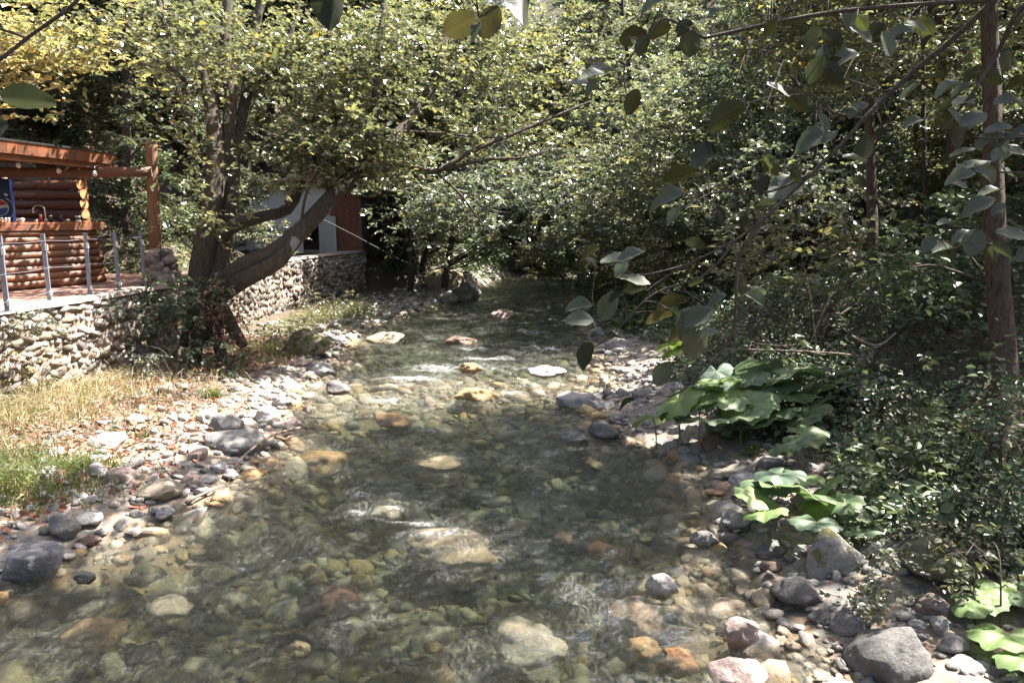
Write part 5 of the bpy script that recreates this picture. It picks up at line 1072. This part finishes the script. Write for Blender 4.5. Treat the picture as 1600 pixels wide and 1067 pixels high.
stick('fallen_branch', [tp(1330, 525, 8.4), tp(1370, 540, 8.4), tp(1400, 520, 8.5)], .02, .008, 'pale crooked root under the slim brown trunk', 'branch')
stick('fallen_branch', [tp(1400, 700, 7.1), tp(1425, 740, 7), tp(1470, 760, 6.9)], .006, .004, 'thin pale arched stem on the right bank', 'branch', extra=[([tp(1415, 695, 7.1), tp(1450, 730, 7), tp(1470, 750, 6.9)], .005, .003)])
stick('fallen_log', [G(822, 405, .3), G(840, 411, .25), G(862, 417, .1)], .16, .10, 'short reddish fallen log at the far bend of the stream', 'log', 'bark_red')
stick('dead_branches', [tp(730, 400, 27), tp(700, 415, 26.5), tp(680, 420, 26)], .05, .02, 'bundle of dead branches at the far left bank', 'branches', 'bark_dark', extra=[([tp(770, 350 + 8 * i, 27), tp(740, 385 + 5 * i, 26.6), tp(690, 415 + 2 * i, 26)], .03, .02) for i in range(6)])
stick('hanging_cable', [tp(480, 330, 20), tp(560, 371, 21), tp(640, 412, 22), tp(720, 434, 24), tp(800, 432, 27)], .009, .009, 'thin cable sagging from the hut towards the far bank', 'cable', 'black')

# ------------------------------------------------------------------ near boughs with large leaves (1.5 to 3 m from the camera)
def big_leaf(seed, w_=.72):
    r = np.random.default_rng(seed); nu, nv = 9, 12; V = []; uv = []; c1, c2 = r.uniform(.08, .4), r.uniform(-.2, .35)
    for j in range(nv):
        t = j / (nv - 1); wd = w_ * .5 * (math.sin(math.pi * min(1, t * .97 + .015)) ** .62) * (1 - .12 * t)
        for i in range(nu):
            u = (i / (nu - 1) * 2 - 1); e = wd * (1 + (.045 * (1 if j % 2 else -1) if abs(u) == 1 and 0 < j < nv - 1 else 0))
            V.append([t, u * e, abs(u) * wd * c1 * 2 - c2 * t * t + .03 * math.sin(t * 9 + u * 2) * abs(u) + .012 * math.sin(t * 30) * abs(u)]); uv.append([u * wd, t])
    i = np.arange(nv - 1)[:, None] * nu + np.arange(nu - 1)[None, :]; F_ = np.stack([i, i + 1, i + nu + 1, i + nu], -1).reshape(-1, 4)
    return mesh_np('leaf', np.array(V), F_, 'leaf_near', smooth=True, uv=np.array(uv), rnd=np.full(len(F_), .5))
BL = [big_leaf(i, .66 + .05 * (i % 4)) for i in range(7)]
GB, YB, BR_, DK = (.08, .095, .072), (.05, .055, .02), (.048, .042, .018), (.028, .033, .02)
def bough(name, label, d, stems, lv, o=None, cat='branch'):
    o = stems[0][0][0] if o is None else o; t = thing(name, o, label, cat); mb = MB(); branchset(mb, stems, 7, .04, 20); link('twig', mb.mesh('twig', 'twig', True, off=o), t)
    allp = np.concatenate([spline(s[0], 30) for s in stems])
    if len(lv) > 12:
        for q in range(int(len(lv) * .9)):
            w0 = allp[rng.integers(0, len(allp))] + rng.normal(0, .07, 3); zc = w0[1] * cp + (CAMZ - w0[2]) * sp
            if abs(zc - d) < .35: lv = lv + [(800 + F * w0[0] / zc, 533.5 - F * (w0[1] * sp - (CAMZ - w0[2]) * cp) / zc, rng.uniform(22, 38), rng.choice([200, 215, 240, 160, 330, 300]), str(rng.choice(list('ggGydd'))))]
    for k, (px, py, wpx, ang, kind) in enumerate(lv):
        q = U(px, py, d + rng.uniform(-.25, .25)); dd = math.hypot(*(q[:2])); s = wpx / F * q[1]
        j = np.argmin(np.linalg.norm(allp - q, axis=1)); near = allp[j]
        # leaf axis: away from its twig, seen at angle ang in the picture
        a = R(ang); ax = np.array([math.cos(a), rng.uniform(-.35, .35), math.sin(a)]); ax = ax / np.linalg.norm(ax)
        if kind in 'gG': nrm = np.array([rng.normal(0, .15), -.55 + rng.normal(0, .12), .8])
        elif kind == 'e': nrm = np.array([rng.normal(0, .2), -.22, .95])
        else: nrm = np.array([rng.normal(0, .2), .65, .65])
        nrm = nrm - ax * nrm.dot(ax); nrm /= np.linalg.norm(nrm); sd_ = np.cross(nrm, ax)
        Mx = Matrix((Vector(ax), Vector(sd_), Vector(nrm))).transposed().to_4x4(); base = q - ax * s * .5
        col = {'g': GB, 'G': (.10, .115, .095), 'e': (.115, .13, .10), 'y': YB, 'b': BR_, 'd': DK}[kind]; f = rng.uniform(.85, 1.15)
        ob = link('leaf', BL[k % 7], t, base - o, Mx.to_euler(), (s, s, s), tuple(v * f for v in col))
        mb = MB(); P = spline([near, (near + base) / 2 + [0, 0, .01], base], 6); 
        if np.linalg.norm(near - base) > .45: P = spline([base + (near - base) * .45 / np.linalg.norm(near - base), base], 6)
        tube(mb, P - base, .0016, 4); so2 = link('leaf_stalk', mb.mesh('leaf_stalk', 'twig'), t); so2.location = base - o
    return t
D1 = 2.6
def q1(px, py, d=D1): return U(px, py, d)
bough('leafy_bough', 'long slanting bough with large leaves crossing the upper right foreground', D1,
 [([q1(1640, -80, 2.3), q1(1555, 0, 2.4), q1(1480, 70, 2.5), q1(1420, 118), q1(1355, 180), q1(1325, 215), q1(1270, 270), q1(1200, 335), q1(1150, 375), q1(1060, 420), q1(1010, 455)], .012, .003),
  ([q1(1345, 185), q1(1300, 175), q1(1270, 150), q1(1230, 150)], .006, .003), ([q1(1270, 270), q1(1200, 300), q1(1120, 300), q1(1060, 330)], .006, .002), ([q1(1440, 90), q1(1395, 140), q1(1340, 130), q1(1290, 110)], .005, .002),
  ([q1(1200, 335), q1(1155, 400), q1(1150, 480), q1(1140, 530), q1(1080, 600), q1(1045, 620)], .007, .003), ([q1(1150, 375), q1(1100, 430), q1(1020, 460), q1(960, 520), q1(925, 545)], .005, .002),
  ([q1(1080, 412), q1(1000, 430), q1(960, 415), q1(930, 420)], .004, .002), ([q1(1100, 60), q1(1040, 30), q1(1010, 60), q1(975, 110), q1(985, 170)], .006, .002), ([q1(1555, 0, 2.4), q1(1300, 20), q1(1100, 60)], .009, .006)],
 [(925, 122, 46, 200, 'g'), (942, 108, 50, 25, 'g'), (905, 132, 38, 190, 'G'), (1080, 66, 44, 260, 'y'), (988, 160, 40, 250, 'y'), (1095, 242, 46, 250, 'd'), (1062, 278, 52, 200, 'y'), (1138, 183, 66, 215, 'y'), (1272, 216, 58, 200, 'g'), (1228, 296, 66, 215, 'g'), (1215, 142, 44, 160, 'G'), (1245, 158, 44, 320, 'y'),
  (1352, 230, 40, 260, 'y'), (1335, 250, 40, 170, 'e'), (1205, 258, 36, 300, 'y'), (1040, 310, 60, 195, 'g'), (1030, 50, 40, 200, 'b'), (990, 60, 46, 190, 'b'), (1290, 88, 40, 230, 'g'), (1325, 30, 40, 300, 'g'), (1365, 55, 44, 200, 'd'), (1275, 110, 42, 250, 'd'), (1320, 90, 46, 200, 'g'), (1345, 55, 40, 320, 'g'), (1385, 70, 40, 290, 'g'), (1300, 60, 36, 140, 'd'), (1410, 50, 36, 20, 'g'), (1430, 45, 34, 340, 'g'), (1300, 115, 44, 320, 'd'), (1268, 60, 36, 220, 'd'),
  (965, 408, 56, 190, 'e'), (990, 440, 54, 170, 'e'), (985, 402, 44, 200, 'G'), (905, 478, 42, 180, 'g'), (905, 502, 46, 185, 'G'), (950, 478, 50, 250, 'g'), (915, 553, 44, 250, 'd'), (1036, 584, 44, 240, 'g'), (1160, 444, 34, 270, 'y'), (1180, 468, 34, 330, 'g'), (1075, 505, 56, 240, 'g'), (1092, 498, 52, 215, 'g'), (1050, 478, 54, 200, 'b'), (1085, 540, 60, 235, 'g'), (1072, 520, 60, 215, 'b'), (1100, 525, 50, 200, 'e'), (1185, 455, 30, 350, 'e'), (1120, 470, 36, 210, 'g'), (1030, 500, 46, 200, 'b')])
D2 = 2.9
bough('leafy_bough', 'drooping twig with pale grey green leaves in front of the nearest right trunk', D2,
 [([U(1640, -20, 2.7), U(1590, 20, 2.8), U(1560, 80, D2), U(1530, 130, D2), U(1500, 170, D2), U(1480, 200, D2)], .012, .003), ([U(1700, 200, 2.9), U(1600, 215, D2), U(1530, 215, D2), U(1470, 205, D2)], .005, .002), ([U(1660, 280, D2), U(1600, 270, D2), U(1540, 270, D2), U(1500, 270, D2)], .005, .002), ([U(1680, 420, D2), U(1600, 390, D2), U(1540, 380, D2), U(1480, 390, D2)], .005, .002)],
 [(1574, 162, 46, 190, 'G'), (1550, 215, 44, 190, 'G'), (1520, 190, 44, 215, 'G'), (1505, 160, 36, 200, 'G'), (1520, 122, 38, 220, 'y'), (1548, 120, 34, 330, 'y'), (1502, 215, 38, 240, 'b'), (1560, 205, 40, 10, 'G'), (1575, 218, 46, 200, 'e'), (1505, 240, 40, 200, 'e'), (1520, 262, 56, 200, 'e'), (1500, 280, 44, 200, 'G'), (1540, 268, 44, 340, 'e'), (1530, 325, 48, 215, 'G'), (1560, 328, 28, 230, 'G'), (1505, 370, 44, 200, 'e'), (1520, 380, 48, 250, 'G'), (1580, 368, 46, 350, 'G'), (1475, 390, 44, 185, 'e'), (1552, 395, 26, 280, 'y'), (1495, 392, 28, 250, 'y'), (1595, 170, 40, 320, 'g'), (1590, 130, 40, 30, 'y'), (1590, 240, 36, 350, 'g'), (1575, 95, 36, 60, 'y'), (1480, 140, 40, 215, 'G'), (1545, 300, 36, 190, 'e'), (1478, 350, 30, 190, 'e')])
bough('leafy_bough', 'very near dark leaves hanging into the top of the picture', 1.3,
 [([U(420, -60, 1.3), U(600, -40, 1.3), U(760, -35, 1.35), U(900, -60, 1.4)], .006, .004)],
 [(521, -2, 90, 262, 'd'), (812, 5, 84, 250, 'd'), (765, 35, 50, 240, 'b'), (720, 42, 60, 205, 'b'), (745, 50, 30, 250, 'g')], cat='branch')
bough('leafy_bough', 'thin dark bough crossing the upper left corner with one very near leaf', 1.7,
 [([U(140, -25, 2.6), U(117, 5, 2.6), U(85, 30, 2.6), U(45, 58, 2.6), U(15, 82, 2.6), U(-30, 115, 2.6)], .007, .006), ([U(42, 60, 2.6), U(20, 52, 2.6), U(-30, 38, 2.6)], .006, .004), ([U(-60, 120, 1.7), U(-20, 155, 1.7), U(5, 158, 1.7)], .003, .002)],
 [(42, 160, 76, 355, 'd'), (-2, 205, 50, 280, 'd')])

print('tris', sum(len(p.vertices) - 2 for m in bpy.data.meshes for p in m.polygons))
